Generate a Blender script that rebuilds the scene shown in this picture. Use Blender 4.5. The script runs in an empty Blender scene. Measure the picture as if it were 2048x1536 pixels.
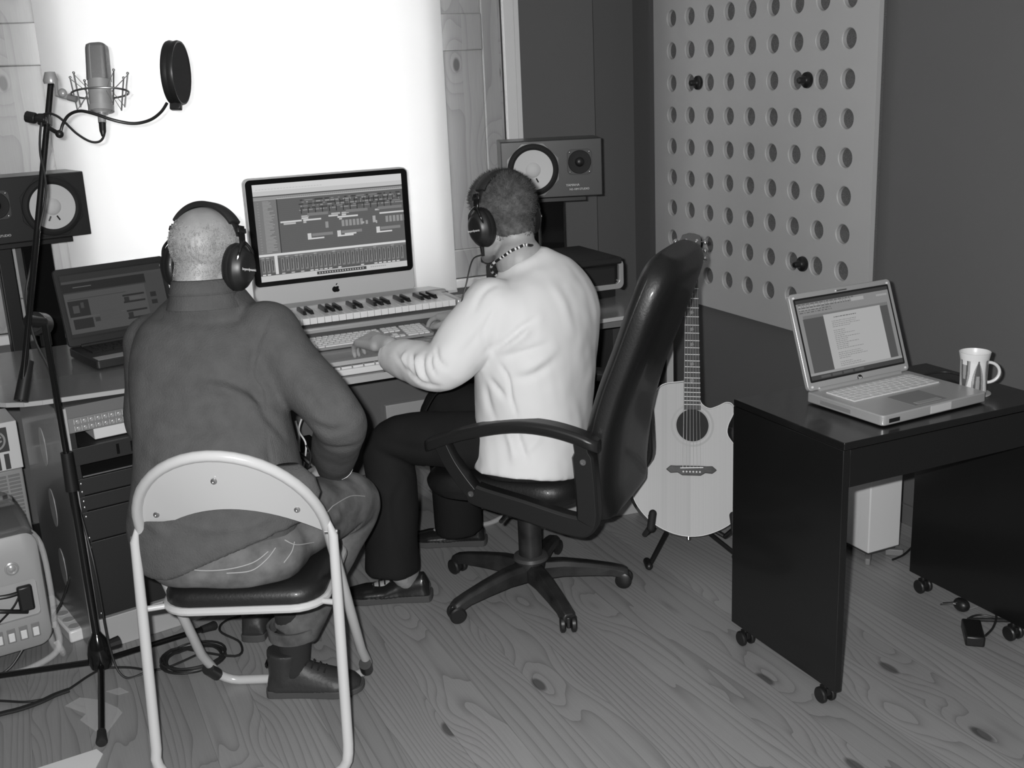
import bpy, bmesh, math, random
import numpy as np
from mathutils import Vector, Matrix, noise
random.seed(7)
SC = bpy.context.scene
COL = SC.collection

# ------------------------------------------------------------------ camera
FPX, PITCH, ROLL, YAW = 2222.5, 0.27016, -0.0460, 0.41924
_cp, _sp = math.cos(PITCH), math.sin(PITCH)
FW = Vector((math.sin(YAW) * _cp, math.cos(YAW) * _cp, -_sp))
_r0 = Vector((math.cos(YAW), -math.sin(YAW), 0)); _u0 = _r0.cross(FW)
RT = _r0 * math.cos(ROLL) + _u0 * math.sin(ROLL)
UP = -_r0 * math.sin(ROLL) + _u0 * math.cos(ROLL)
CAM = Vector((0, 0, 1.55))
cd = bpy.data.cameras.new('camera'); cam = bpy.data.objects.new('camera', cd); COL.objects.link(cam)
cd.sensor_width = 36; cd.lens = FPX / 2048 * 36; cd.clip_start = 0.02
m = Matrix((RT, UP, -FW)).transposed().to_4x4(); m.translation = CAM
cam.matrix_world = m
SC.camera = cam

# ------------------------------------------------------------------ world, lights, exposure
w = bpy.data.worlds.new('world'); SC.world = w; w.use_nodes = True
w.node_tree.nodes['Background'].inputs[0].default_value = (.8, .8, .8, 1)
w.node_tree.nodes['Background'].inputs[1].default_value = 1.0
SC.view_settings.view_transform = 'Standard'; SC.view_settings.look = 'None'
SC.view_settings.gamma = 1; SC.view_settings.exposure = 0.0; SC.view_settings.use_curve_mapping = False
def area(name, loc, direction, sx, sy, power):
    l = bpy.data.lights.new(name, 'AREA'); l.shape = 'RECTANGLE'; l.size = sx; l.size_y = sy; l.energy = power
    o = bpy.data.objects.new(name, l); COL.objects.link(o); o.location = loc
    o.rotation_euler = Vector(direction).to_track_quat('-Z', 'Y').to_euler(); return o
flash = area('camera_flash', CAM - RT * .055 + UP * .035 + FW * .03, FW, .035, .02, 81)
daylight = area('daylight', (0.945, 4.56, 1.55), (0, -1, 0), 1.40, 1.6, 62)

# ------------------------------------------------------------------ helpers
def ray(x, y): return RT * ((x - 1024) / FPX) - UP * ((y - 768) / FPX) + FW
def D(x, y, d): return CAM + ray(x, y) * d                 # a point at a distance along the view axis
def at(x, y, ax, v):
    i = 'xyz'.index(ax); r = ray(x, y); return CAM + r * ((v - CAM[i]) / r[i])
V = Vector

class MB:
    def __init__(s): s.v = []; s.f = []; s.m = []
    def add(s, vs, fs, mi=0):
        b = len(s.v); s.v += [tuple(p) for p in vs]; s.f += [tuple(i + b for i in f) for f in fs]
        s.m += [mi] * len(fs) if isinstance(mi, int) else list(mi); return s
    def box(s, c, d, M=None, mi=0):
        x, y, z = [q / 2 for q in d]; c = V(c)
        vs = [V((i * x, j * y, k * z)) for i in (-1, 1) for j in (-1, 1) for k in (-1, 1)]
        vs = [(M @ p if M else p) + c for p in vs]
        return s.add(vs, [(0, 1, 3, 2), (4, 6, 7, 5), (0, 4, 5, 1), (2, 3, 7, 6), (0, 2, 6, 4), (1, 5, 7, 3)], mi)
    def bb(s, a, b, mi=0):   # box from corner to corner
        return s.box([(p + q) / 2 for p, q in zip(a, b)], [abs(q - p) for p, q in zip(a, b)], None, mi)
    def prism(s, poly, h0, h1, M=None, mi=0):
        n = len(poly)
        vs = [V((p[0], p[1], h)) for h in (h0, h1) for p in poly]
        if M: vs = [M @ p for p in vs]
        fs = [tuple(range(n))[::-1], tuple(range(n, 2 * n))] + [(i, (i + 1) % n, n + (i + 1) % n, n + i) for i in range(n)]
        return s.add(vs, fs, mi)
    def loft(s, rings, cap=True, closed=False, mi=0):
        n = len(rings[0]); vs = [p for r in rings for p in r]; fs = []
        k = len(rings)
        for a in range(k if closed else k - 1):
            b = (a + 1) % k
            for i in range(n): j = (i + 1) % n; fs.append((a * n + i, a * n + j, b * n + j, b * n + i))
        if cap and not closed: fs += [tuple(range(n))[::-1], tuple(range((k - 1) * n, k * n))]
        return s.add(vs, fs, mi)
    def tube(s, path, r, n=10, closed=False, flat=1.0, cap=True, mi=0):
        P = [V(p) for p in path]; k = len(P); R = r if isinstance(r, (list, tuple)) else [r] * k
        T = []
        for i in range(k):
            a = P[(i - 1) % k] if (closed or i > 0) else P[i]; b = P[(i + 1) % k] if (closed or i < k - 1) else P[i]
            t = (b - a); T.append(t.normalized() if t.length > 1e-9 else V((0, 0, 1)))
        nn = T[0].cross(V((0, 0, 1)));
        if nn.length < .05: nn = T[0].cross(V((0, 1, 0)))
        nn.normalize(); rings = []
        for i in range(k):
            nn = nn - T[i] * nn.dot(T[i]); nn.normalize(); bi = T[i].cross(nn)
            rings.append([P[i] + (nn * math.cos(t) + bi * math.sin(t) * flat) * R[i] for t in [2 * math.pi * j / n for j in range(n)]])
        return s.loft(rings, cap, closed, mi)
    def cyl(s, a, b, r0, r1=None, n=20, mi=0):
        return s.tube([a, b], [r0, r0 if r1 is None else r1], n, mi=mi)
    def lathe(s, prof, n=32, M=None, mi=0, cap=True):
        rings = [[V((r * math.cos(t), r * math.sin(t), z)) for t in [2 * math.pi * j / n for j in range(n)]] for r, z in prof]
        if M: rings = [[M @ p for p in r] for r in rings]
        return s.loft(rings, cap, mi=mi)
    def ell(s, c, rad, M=None, n=20, k=12, mi=0):
        rings = []
        for i in range(1, k):
            a = math.pi * i / k
            rings.append([V((rad[0] * math.sin(a) * math.cos(t), rad[1] * math.sin(a) * math.sin(t), -rad[2] * math.cos(a))) for t in [2 * math.pi * j / n for j in range(n)]])
        vs = [p for r in rings for p in r] + [V((0, 0, -rad[2])), V((0, 0, rad[2]))]
        vs = [(M @ p if M else p) + V(c) for p in vs]; fs = []; L = len(rings)
        for a in range(L - 1):
            for i in range(n): j = (i + 1) % n; fs.append((a * n + i, a * n + j, (a + 1) * n + j, (a + 1) * n + i))
        for i in range(n): j = (i + 1) % n; fs += [(j, i, L * n), ((L - 1) * n + i, (L - 1) * n + j, L * n + 1)]
        return s.add(vs, fs, mi)
    def limb(s, pts, rad, n=18, sub=6, flat=1.0, end=True):
        P = smooth(pts, sub); R = smooth1(rad, sub); s.tube(P, R, n, flat=flat)
        s.ell(P[0], [R[0]] * 3)
        if end: s.ell(P[-1], [R[-1]] * 3)
        return s

def smooth(pts, sub=6, closed=False):
    P = [V(p) for p in pts]; n = len(P); out = []
    if n == 2 and not closed: return [P[0].lerp(P[1], i / sub) for i in range(sub + 1)]
    for i in range(n if closed else n - 1):
        if closed: a, b, c, d = P[(i - 1) % n], P[i], P[(i + 1) % n], P[(i + 2) % n]
        else: a, b, c, d = P[max(i - 1, 0)], P[i], P[i + 1], P[min(i + 2, n - 1)]
        for k in range(sub):
            t = k / sub; out.append(.5 * ((2 * b) + (c - a) * t + (2 * a - 5 * b + 4 * c - d) * t * t + (3 * b - a - 3 * c + d) * t ** 3))
    if not closed: out.append(P[-1])
    return out
def smooth1(r, sub=6): return [p.x for p in smooth([(q, 0, 0) for q in r], sub)]
def rrect(w, h, r, n=5, cx=0, cy=0):
    out = []
    for (sx, sy, a0) in ((1, 1, 0), (-1, 1, 90), (-1, -1, 180), (1, -1, 270)):
        for i in range(n + 1):
            a = math.radians(a0 + 90 * i / n); out.append((cx + sx * (w / 2 - r) + r * math.cos(a), cy + sy * (h / 2 - r) + r * math.sin(a)))
    return out
def rotz(a): return Matrix.Rotation(a, 4, 'Z')
def frame(o, x, y, z):
    M = Matrix((V(x), V(y), V(z))).transposed().to_4x4(); M.translation = V(o); return M

INV = {}
def finish(name, v, f, mi, mats, parent, smooth_ang=35, bevel=0, world=False, recalc=True):
    me = bpy.data.meshes.new(name)
    if world and parent is not None:
        I = INV[parent.name]; v = [I @ V(p) for p in v]
    me.from_pydata([tuple(p) for p in v], [], f)
    for q in (mats if isinstance(mats, (list, tuple)) else [mats]): me.materials.append(q)
    if mi is not None and len(me.polygons) == len(mi): me.polygons.foreach_set('material_index', mi)
    if recalc:
        bm = bmesh.new(); bm.from_mesh(me); bmesh.ops.recalc_face_normals(bm, faces=bm.faces); bm.to_mesh(me); bm.free()
    me.polygons.foreach_set('use_smooth', [True] * len(me.polygons))
    if smooth_ang < 180: me.set_sharp_from_angle(angle=math.radians(smooth_ang))
    o = bpy.data.objects.new(name, me); COL.objects.link(o)
    if parent is not None: o.parent = parent; INV[o.name] = INV[parent.name]
    if bevel:
        b = o.modifiers.new('bevel', 'BEVEL'); b.width = bevel; b.segments = 2; b.limit_method = 'ANGLE'; b.angle_limit = math.radians(40)
        b.harden_normals = False
    return o
def part(name, mb, mats, parent, bevel=0, world=False, ang=35, label=None):
    o = finish(name, mb.v, mb.f, mb.m, mats, parent, ang, bevel, world)
    if label: o['label'] = label
    return o
def thing(name, label, cat, loc=(0, 0, 0), rz=0, group=None, M=None):
    o = bpy.data.objects.new(name, None); COL.objects.link(o); o.empty_display_size = .05
    M = M if M is not None else Matrix.Translation(V(loc)) @ rotz(rz)
    o.matrix_world = M
    INV[o.name] = M.inverted(); o['label'] = label; o['category'] = cat
    if group: o['group'] = group
    return o
def single(name, mb, mats, label, cat, bevel=0, group=None, ang=35, loc=None):
    """a thing that is one mesh, built in world coordinates, origin at its base"""
    c = V(loc) if loc is not None else V((sum(p[0] for p in mb.v) / len(mb.v), sum(p[1] for p in mb.v) / len(mb.v), min(p[2] for p in mb.v)))
    mb.v = [tuple(V(p) - c) for p in mb.v]
    o = finish(name, mb.v, mb.f, mb.m, mats, None, ang, bevel); o.location = c
    INV[o.name] = Matrix.Translation(-c); o['label'] = label; o['category'] = cat
    if group: o['group'] = group
    return o
def struct(name, mb, mats, bevel=0, parent=None):
    o = finish(name, mb.v, mb.f, mb.m, mats, parent, 35, bevel)
    o['kind'] = 'structure'; INV[o.name] = Matrix.Identity(4); return o
def textmesh(body, size, M, depth=.0006, align='CENTER'):
    cu = bpy.data.curves.new('t', 'FONT'); cu.body = body; cu.size = size; cu.extrude = depth; cu.align_x = align; cu.align_y = 'CENTER'
    o = bpy.data.objects.new('t', cu); COL.objects.link(o)
    me = bpy.data.meshes.new_from_object(o.evaluated_get(bpy.context.evaluated_depsgraph_get()))
    vs = [M @ p.co for p in me.vertices]; fs = [tuple(p.vertices) for p in me.polygons]
    bpy.data.objects.remove(o); bpy.data.curves.remove(cu); bpy.data.meshes.remove(me)
    b = MB(); b.add(vs, fs); return b
def remesh(mb, voxel, it=4, fac=.5):
    me = bpy.data.meshes.new('tmp'); me.from_pydata(mb.v, [], mb.f)
    bm = bmesh.new(); bm.from_mesh(me); bmesh.ops.recalc_face_normals(bm, faces=bm.faces); bm.to_mesh(me); bm.free()
    o = bpy.data.objects.new('tmp', me); COL.objects.link(o)
    r = o.modifiers.new('r', 'REMESH'); r.mode = 'VOXEL'; r.voxel_size = voxel
    if it: s = o.modifiers.new('s', 'SMOOTH'); s.factor = fac; s.iterations = it
    ev = o.evaluated_get(bpy.context.evaluated_depsgraph_get())
    m2 = bpy.data.meshes.new_from_object(ev)
    n = len(m2.vertices); co = np.empty(n * 3); m2.vertices.foreach_get('co', co); co = co.reshape(-1, 3)
    no = np.empty(n * 3); m2.vertices.foreach_get('normal', no); no = no.reshape(-1, 3)
    fs = [tuple(p.vertices) for p in m2.polygons]
    bpy.data.objects.remove(o); bpy.data.meshes.remove(me); bpy.data.meshes.remove(m2)
    return co, no, fs
def seg_dist(co, a, b):
    a = np.array(a); b = np.array(b); d = b - a; t = np.clip(((co - a) @ d) / max(d @ d, 1e-9), 0, 1)
    return np.linalg.norm(co - (a + t[:, None] * d), axis=1), t
def fold(co, no, pts, width, amp):
    """a crease or ridge along a polyline: the surface moves along its normal"""
    P = smooth(pts, 4); dd = np.full(len(co), 9.0); tt = np.zeros(len(co)); n = len(P) - 1
    for i in range(n):
        d, t = seg_dist(co, P[i], P[i + 1]); k = d < dd; dd[k] = d[k]; tt[k] = (i + t[k]) / n
    co += no * (amp * np.exp(-(dd / width) ** 2) * np.clip(np.sin(math.pi * (.08 + .84 * tt)), 0, 1))[:, None]
def wob(co, no, scale, amp, seed=0):
    a = np.array([noise.noise(V((p[0] * scale[0] + seed, p[1] * scale[1], p[2] * scale[2]))) for p in co]); co += no * (a * amp)[:, None]
def mesh_part(name, co, fs, mats, parent, mi=None, world=True):
    return finish(name, co.tolist(), fs, mi, mats, parent, 180, 0, world, recalc=False)

# ------------------------------------------------------------------ materials (the photograph is black and white)
def mat(name, g, rough=.5, metal=0, bump=None, var=None, coat=0, spec=.5, emit=0, trans=0, alpha=None):
    m = bpy.data.materials.new(name); m.use_nodes = True; nt = m.node_tree; b = nt.nodes['Principled BSDF']
    b.inputs['Base Color'].default_value = (g, g, g, 1); b.inputs['Roughness'].default_value = rough; b.inputs['Metallic'].default_value = metal
    b.inputs['Specular IOR Level'].default_value = spec; b.inputs['Coat Weight'].default_value = coat; b.inputs['Coat Roughness'].default_value = .1
    if emit: b.inputs['Emission Color'].default_value = (1, 1, 1, 1); b.inputs['Emission Strength'].default_value = emit
    if trans: b.inputs['Transmission Weight'].default_value = trans
    if alpha is not None: b.inputs['Alpha'].default_value = alpha
    tc = nt.nodes.new('ShaderNodeTexCoord')
    if bump:
        n = nt.nodes.new('ShaderNodeTexNoise'); n.inputs['Scale'].default_value = bump[0]; n.inputs['Detail'].default_value = 4
        nt.links.new(tc.outputs['Object'], n.inputs['Vector'])
        bp = nt.nodes.new('ShaderNodeBump'); bp.inputs['Strength'].default_value = bump[1]; bp.inputs['Distance'].default_value = bump[2] if len(bump) > 2 else .002
        nt.links.new(n.outputs[0], bp.inputs['Height']); nt.links.new(bp.outputs[0], b.inputs['Normal'])
    if var:   # (scale, amount)
        n = nt.nodes.new('ShaderNodeTexNoise'); n.inputs['Scale'].default_value = var[0]; n.inputs['Detail'].default_value = 5
        nt.links.new(tc.outputs['Object'], n.inputs['Vector'])
        r = nt.nodes.new('ShaderNodeMapRange'); r.inputs[1].default_value = .3; r.inputs[2].default_value = .7
        r.inputs[3].default_value = g * (1 - var[1]); r.inputs[4].default_value = g * (1 + var[1])
        nt.links.new(n.outputs[0], r.inputs[0]); nt.links.new(r.outputs[0], b.inputs['Base Color'])
    return m
def wood(name, g, along='y', plank=.12, dark=.6, rough=.45, knots=True, rings=9., seam=True, stretch=.9, kd=1.9, lin=12.):
    m = bpy.data.materials.new(name); m.use_nodes = True; nt = m.node_tree; b = nt.nodes['Principled BSDF']; N = nt.nodes.new; Lk = nt.links.new
    def math_(op, a, c=None, d=None):
        n = N('ShaderNodeMath'); n.operation = op
        for i, q in enumerate((a, c, d)):
            if q is None: continue
            if isinstance(q, (int, float)): n.inputs[i].default_value = q
            else: Lk(q, n.inputs[i])
        return n.outputs[0]
    tc = N('ShaderNodeTexCoord'); sp = N('ShaderNodeSeparateXYZ'); Lk(tc.outputs['Object'], sp.inputs[0])
    if along == 'y': A, L, T = sp.outputs[0], sp.outputs[1], sp.outputs[2]
    else: A, L, T = sp.outputs[0], sp.outputs[2], sp.outputs[1]
    q = math_('DIVIDE', A, plank); pi = math_('FLOOR', q); fr = math_('FRACT', q)
    wn = N('ShaderNodeTexWhiteNoise'); wn.noise_dimensions = '1D'; Lk(pi, wn.inputs['W']); rnd = wn.outputs['Value']
    cv = N('ShaderNodeCombineXYZ'); Lk(math_('MULTIPLY', A, 6.0), cv.inputs[0]); Lk(math_('ADD', math_('MULTIPLY', L, stretch), math_('MULTIPLY', rnd, 37.)), cv.inputs[1]); Lk(math_('MULTIPLY', rnd, 11.), cv.inputs[2])
    n1 = N('ShaderNodeTexNoise'); n1.inputs['Scale'].default_value = 1.0; n1.inputs['Detail'].default_value = 2.5; n1.inputs['Roughness'].default_value = .45; Lk(cv.outputs[0], n1.inputs['Vector'])
    field = math_('ADD', math_('MULTIPLY', n1.outputs[0], rings), math_('MULTIPLY', A, lin))
    if knots:
        kv = N('ShaderNodeCombineXYZ'); Lk(math_('MULTIPLY', A, 3.6), kv.inputs[0]); Lk(math_('ADD', math_('MULTIPLY', L, kd), math_('MULTIPLY', rnd, 5.)), kv.inputs[1])
        vo = N('ShaderNodeTexVoronoi'); vo.inputs['Scale'].default_value = 1.0; vo.voronoi_dimensions = '2D'; Lk(kv.outputs[0], vo.inputs['Vector'])
        dist = vo.outputs['Distance']
        bumpk = math_('MULTIPLY', math_('POWER', 2.718, math_('MULTIPLY', math_('MULTIPLY', dist, dist), -22.)), 3.2)
        field = math_('ADD', field, bumpk)
        knot = N('ShaderNodeMapRange'); knot.inputs[1].default_value = .040; knot.inputs[2].default_value = .062; knot.inputs[3].default_value = 1; knot.inputs[4].default_value = 0; Lk(dist, knot.inputs[0])
        sel = math_('GREATER_THAN', N('ShaderNodeSeparateColor').outputs[0], .5)
        sc_ = nt.nodes[-1] if False else None
        sepc = [n for n in nt.nodes if n.bl_idname == 'ShaderNodeSeparateColor'][0]; Lk(vo.outputs['Color'], sepc.inputs[0])
        kn = math_('MULTIPLY', knot.outputs[0], sel)
    # sharp late-wood line at each ring
    rr = math_('FRACT', field); late = math_('POWER', rr, 5.0)
    fine = N('ShaderNodeTexNoise'); fv = N('ShaderNodeCombineXYZ'); Lk(math_('MULTIPLY', A, 260.), fv.inputs[0]); Lk(math_('MULTIPLY', L, 8.), fv.inputs[1]); fine.inputs['Scale'].default_value = 1; fine.inputs['Detail'].default_value = 2; Lk(fv.outputs[0], fine.inputs['Vector'])
    val = math_('SUBTRACT', 1.0, math_('MULTIPLY', late, dark * .55))
    val = math_('MULTIPLY', val, math_('ADD', .90, math_('MULTIPLY', fine.outputs[0], .2)))
    val = math_('MULTIPLY', val, math_('ADD', .90, math_('MULTIPLY', rnd, .2)))
    if knots: val = math_('MULTIPLY', val, math_('SUBTRACT', 1.0, math_('MULTIPLY', kn, .62)))
    if seam:
        e = math_('LESS_THAN', math_('ABSOLUTE', math_('SUBTRACT', fr, .5)), .494)
        val = math_('MULTIPLY', val, math_('ADD', .72, math_('MULTIPLY', e, .28)))
    val = math_('MULTIPLY', val, g)
    Lk(val, b.inputs['Base Color']); b.inputs['Roughness'].default_value = rough
    bp = N('ShaderNodeBump'); bp.inputs['Strength'].default_value = .15; bp.inputs['Distance'].default_value = .001; Lk(val, bp.inputs['Height']); Lk(bp.outputs[0], b.inputs['Normal'])
    return m
def glass(name, g=.9, rough=.05, tint=.25):
    """clear plastic: mostly see-through with a glossy skin"""
    m = bpy.data.materials.new(name); m.use_nodes = True; nt = m.node_tree; b = nt.nodes['Principled BSDF']
    b.inputs['Base Color'].default_value = (g, g, g, 1); b.inputs['Roughness'].default_value = rough; b.inputs['Alpha'].default_value = tint; b.inputs['Specular IOR Level'].default_value = .8
    return m

FLOOR = wood('pine_floor', .28, 'y', .135, .62, .40, True, 12., True, .45, 1.5, 42.)
SHUT = wood('pine_shutter', .36, 'z', .16, .35, .4, True, 5., seam=False)
WALL = mat('dark_wall_paint', .125, .75, bump=(300, .12, .001))
CEIL = mat('ceiling_paint', .6, .9)
WHITE = mat('white_gloss_paint', .78, .35)
PANEL = mat('painted_board', .47, .5, bump=(200, .05, .001))
FRETM = mat('fret_metal', .75, .35, .3)
IMAC = mat('pale_aluminium', .58, .38, .1)
BACKING = mat('felt_backing', .12, .9, bump=(400, .5, .002), var=(300, .4))
DESK = mat('grey_laminate', .17, .22, coat=.3)
DESKEDGE = mat('desk_edge_band', .42, .3)
PODGREY = mat('pedestal_grey', .14, .35, coat=.2)
OVALBACK = mat('lit_backing_grey', .34, .35, var=(20, .25))  # brightness of the lit backing, put into the colour
PLINTH = mat('plinth_light', .40, .5)
BLACKW = mat('black_stained_wood', .008, .28, bump=(80, .1, .001), coat=.2)
BLK = mat('black_plastic', .012, .4)
BLKM = mat('black_matte', .012, .75)
BLKG = mat('black_gloss', .008, .12)
RACKF = mat('rack_face', .02, .45)
CHROME = mat('chrome', .7, .18, 1)
STEEL = mat('dull_steel', .45, .35, 1)
SILVER = mat('silver_plastic', .42, .3, .3)
ALU = mat('brushed_aluminium', .55, .38, .55)
WPLAS = mat('white_plastic', .72, .35)
KEYW = mat('white_key', .74, .25)
GREYM = mat('mid_grey', .2, .5)
DARKG = mat('dark_grey', .05, .5)
CREAM = mat('cream_enamel', .52, .22, coat=.5)
LEATHER = mat('black_leather', .010, .45, bump=(160, .25, .002), coat=.1)
SHOEL = mat('black_shoe_leather', .014, .22, bump=(120, .15, .001))
SOLE = mat('rubber_sole', .06, .7)
BOOTL = mat('worn_boot_leather', .03, .5, bump=(90, .4, .002))
BASEP = mat('chair_base_plastic', .022, .45, var=(14, .6))
CLOTHG = mat('grey_fleece', .086, .95, bump=(260, .6, .003), var=(30, .09), spec=.15)
CLOTHW = mat('white_cotton', .66, .9, bump=(500, .15, .001), spec=.1)
DENIM = mat('denim', .125, .85, bump=(600, .4, .001), var=(16, .45), spec=.1)
STITCH = mat('denim_stitch', .34, .8)
TROUS = mat('black_trousers', .014, .85, bump=(500, .3, .001), spec=.15)
SOCK = mat('dark_sock', .02, .95)
SKIN = mat('skin', .34, .5, bump=(140, .12, .001), var=(30, .08))
SKINB = mat('skin_lighter', .31, .5, bump=(140, .12, .001), var=(22, .12))
HAIRD = mat('dark_hair', .075, .7, bump=(220, .6, .003), var=(60, .5))
HAIRG = mat('grey_hair', .40, .8, bump=(220, .5, .002), var=(50, .3))
SPRUCE = wood('spruce_top', .52, 'z', .19, .12, .25, False, 60., seam=False)
ROSE = mat('dark_rosewood', .05, .4, var=(40, .4))
BODYW = mat('mahogany', .10, .25, coat=.5)
WOOFER = mat('white_cone', .62, .6)
SPKBOX = mat('speaker_veneer', .035, .38, coat=.25)
SPKSHEEN = mat('sheen_speaker_baffle', .07, .33, coat=.3)  # right loudspeaker: sheen painted in as a lighter base colour
SPKNOSHEEN = mat('sheenless_speaker_baffle', .016, .4)  # same baffle on the left loudspeaker, toned without the sheen
LETTER = mat('white_print', .75, .6)
CABLE = mat('black_cable', .018, .45)
GCABLE = mat('grey_cable', .3, .5)
CLEAR = glass('clear_plastic')
SMOKE = glass('smoked_plastic', .12, .1, .75)
MAC = mat('graphite_casing', .34, .35, coat=.3)
POPM = mat('nylon_mesh', .012, .8)

# ------------------------------------------------------------------ the room
XR, YB, YB2, XL, YF, ZC = 2.677, 4.35, 4.505, -1.7, -1.0, 2.6
struct('floor', MB().bb((XL - .1, YF - .1, -.05), (XR + .1, YB2 + .3, 0)), FLOOR)
struct('ceiling', MB().bb((XL - .1, YF - .1, ZC), (XR + .1, YB2 + .3, ZC + .05)), CEIL)
struct('wall_right', MB().bb((XR, YF - .1, 0), (XR + .1, YB2 + .1, ZC)), WALL)
struct('wall_left', MB().bb((XL - .1, YF - .1, 0), (XL, YB2 + .1, ZC)), WALL)
struct('wall_front', MB().bb((XL, YF - .1, 0), (XR, YF, ZC)), WALL)
WX0, WX1, WZ0, WZ1 = -.10, 1.965, .73, 2.25
wb = MB(); wb.bb((XL, YB, 0), (WX0, YB + .4, ZC)); wb.bb((WX1, YB, 0), (2.39, YB + .4, ZC)); wb.bb((WX0, YB, 0), (WX1, YB + .4, WZ0)); wb.bb((WX0, YB, WZ1), (WX1, YB + .4, ZC)); wb.bb((2.39, YB2, 0), (XR, YB2 + .1, ZC))
struct('wall_back', wb, WALL)
tr = MB()
for (a, b) in (((WX0 - .075, YB - .02, .70), (WX0, YB, WZ1)), ((WX1, YB - .02, .70), (WX1 + .05, YB, WZ1)), ((WX1 + .05, YB - .012, .70), (WX1 + .075, YB, WZ1)), ((WX0 - .075, YB - .02, WZ1), (WX1 + .075, YB, WZ1 + .075))): tr.bb(a, b)
struct('trim_1', tr, WHITE, .003)
struct('trim_2', MB().bb((WX0 - .09, YB - .03, WZ0 - .035), (WX1 + .09, YB + .25, WZ0)), WHITE, .004)   # sill
win = struct('window_1', MB().bb((WX0, YB + .12, WZ0), (WX0 + .07, YB + .17, WZ1)).bb((WX1 - .07, YB + .12, WZ0), (WX1, YB + .17, WZ1)).bb((WX0, YB + .12, WZ0), (WX1, YB + .17, WZ0 + .07)).bb((WX0, YB + .12, WZ1 - .07), (WX1, YB + .17, WZ1)).bb((.91, YB + .12, WZ0), (.98, YB + .17, WZ1)), WHITE)
part('window_glass', MB().bb((WX0 + .07, YB + .143, WZ0 + .07), (WX1 - .07, YB + .147, WZ1 - .07)), glass('pane', 1, .02, .06), win)
# baseboards
struct('baseboard_right', MB().bb((XR - .014, YF, 0), (XR, YB2, .07)), WALL, .003)
struct('baseboard_left', MB().bb((XL, YF, 0), (XL + .014, YB, .07)), WALL, .003)

def shutter(x0, x1, label):
    t = thing('window_shutter', label, 'shutter', ((x0 + x1) / 2, YB, WZ0 + .002), group='pine shutters beside the blind')
    st = .085; y0, y1 = YB + .002, YB + .03; f = MB(); z0, z1 = WZ0 + .002, WZ1 - .002
    f.bb((x0, y0, z0), (x0 + st, y1, z1)); f.bb((x1 - st, y0, z0), (x1, y1, z1))
    for a, b in ((z0, z0 + .12), (1.66, 1.80), (z1 - .12, z1)): f.bb((x0 + st, y0, a), (x1 - st, y1, b))
    part('frame', f, SHUT, t, .004, world=True)
    for a, b in ((z0 + .12, 1.66), (1.80, z1 - .12)):
        p = MB(); p.bb((x0 + st, y0 + .010, a), (x1 - st, y1 - .004, b)); part('panel', p, SHUT, t, .003, world=True)
shutter(WX0 + .003, .285, 'pine window shutter left of the white blind')
shutter(1.615, WX1 - .003, 'knotty pine window shutter right of the white blind')

# the blind: thin white cloth lit by the daylight behind it
bm_ = bpy.data.materials.new('blind_cloth'); bm_.use_nodes = True; nt = bm_.node_tree; nt.nodes.clear()
o_ = nt.nodes.new('ShaderNodeOutputMaterial'); mx = nt.nodes.new('ShaderNodeMixShader'); df = nt.nodes.new('ShaderNodeBsdfDiffuse'); tl = nt.nodes.new('ShaderNodeBsdfTranslucent')
df.inputs[0].default_value = (.85, .85, .85, 1); tl.inputs[0].default_value = (.95, .95, .95, 1); mx.inputs[0].default_value = .28
nt.links.new(df.outputs[0], mx.inputs[1]); nt.links.new(tl.outputs[0], mx.inputs[2]); nt.links.new(mx.outputs[0], o_.inputs[0])
t = thing('roller_blind', 'bright white roller blind hanging over the window between the shutters', 'blind', (.934, 4.28, .69))
part('cloth', MB().bb((.193, 4.2795, .70), (1.675, 4.2805, 2.28)), bm_, t, world=True)
part('bottom_bar', MB().bb((.193, 4.274, .69), (1.675, 4.286, .70)), WPLAS, t, world=True)
part('roller', MB().cyl((.18, 4.28, 2.29), (1.69, 4.28, 2.29), .022), WPLAS, t, world=True)

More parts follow.
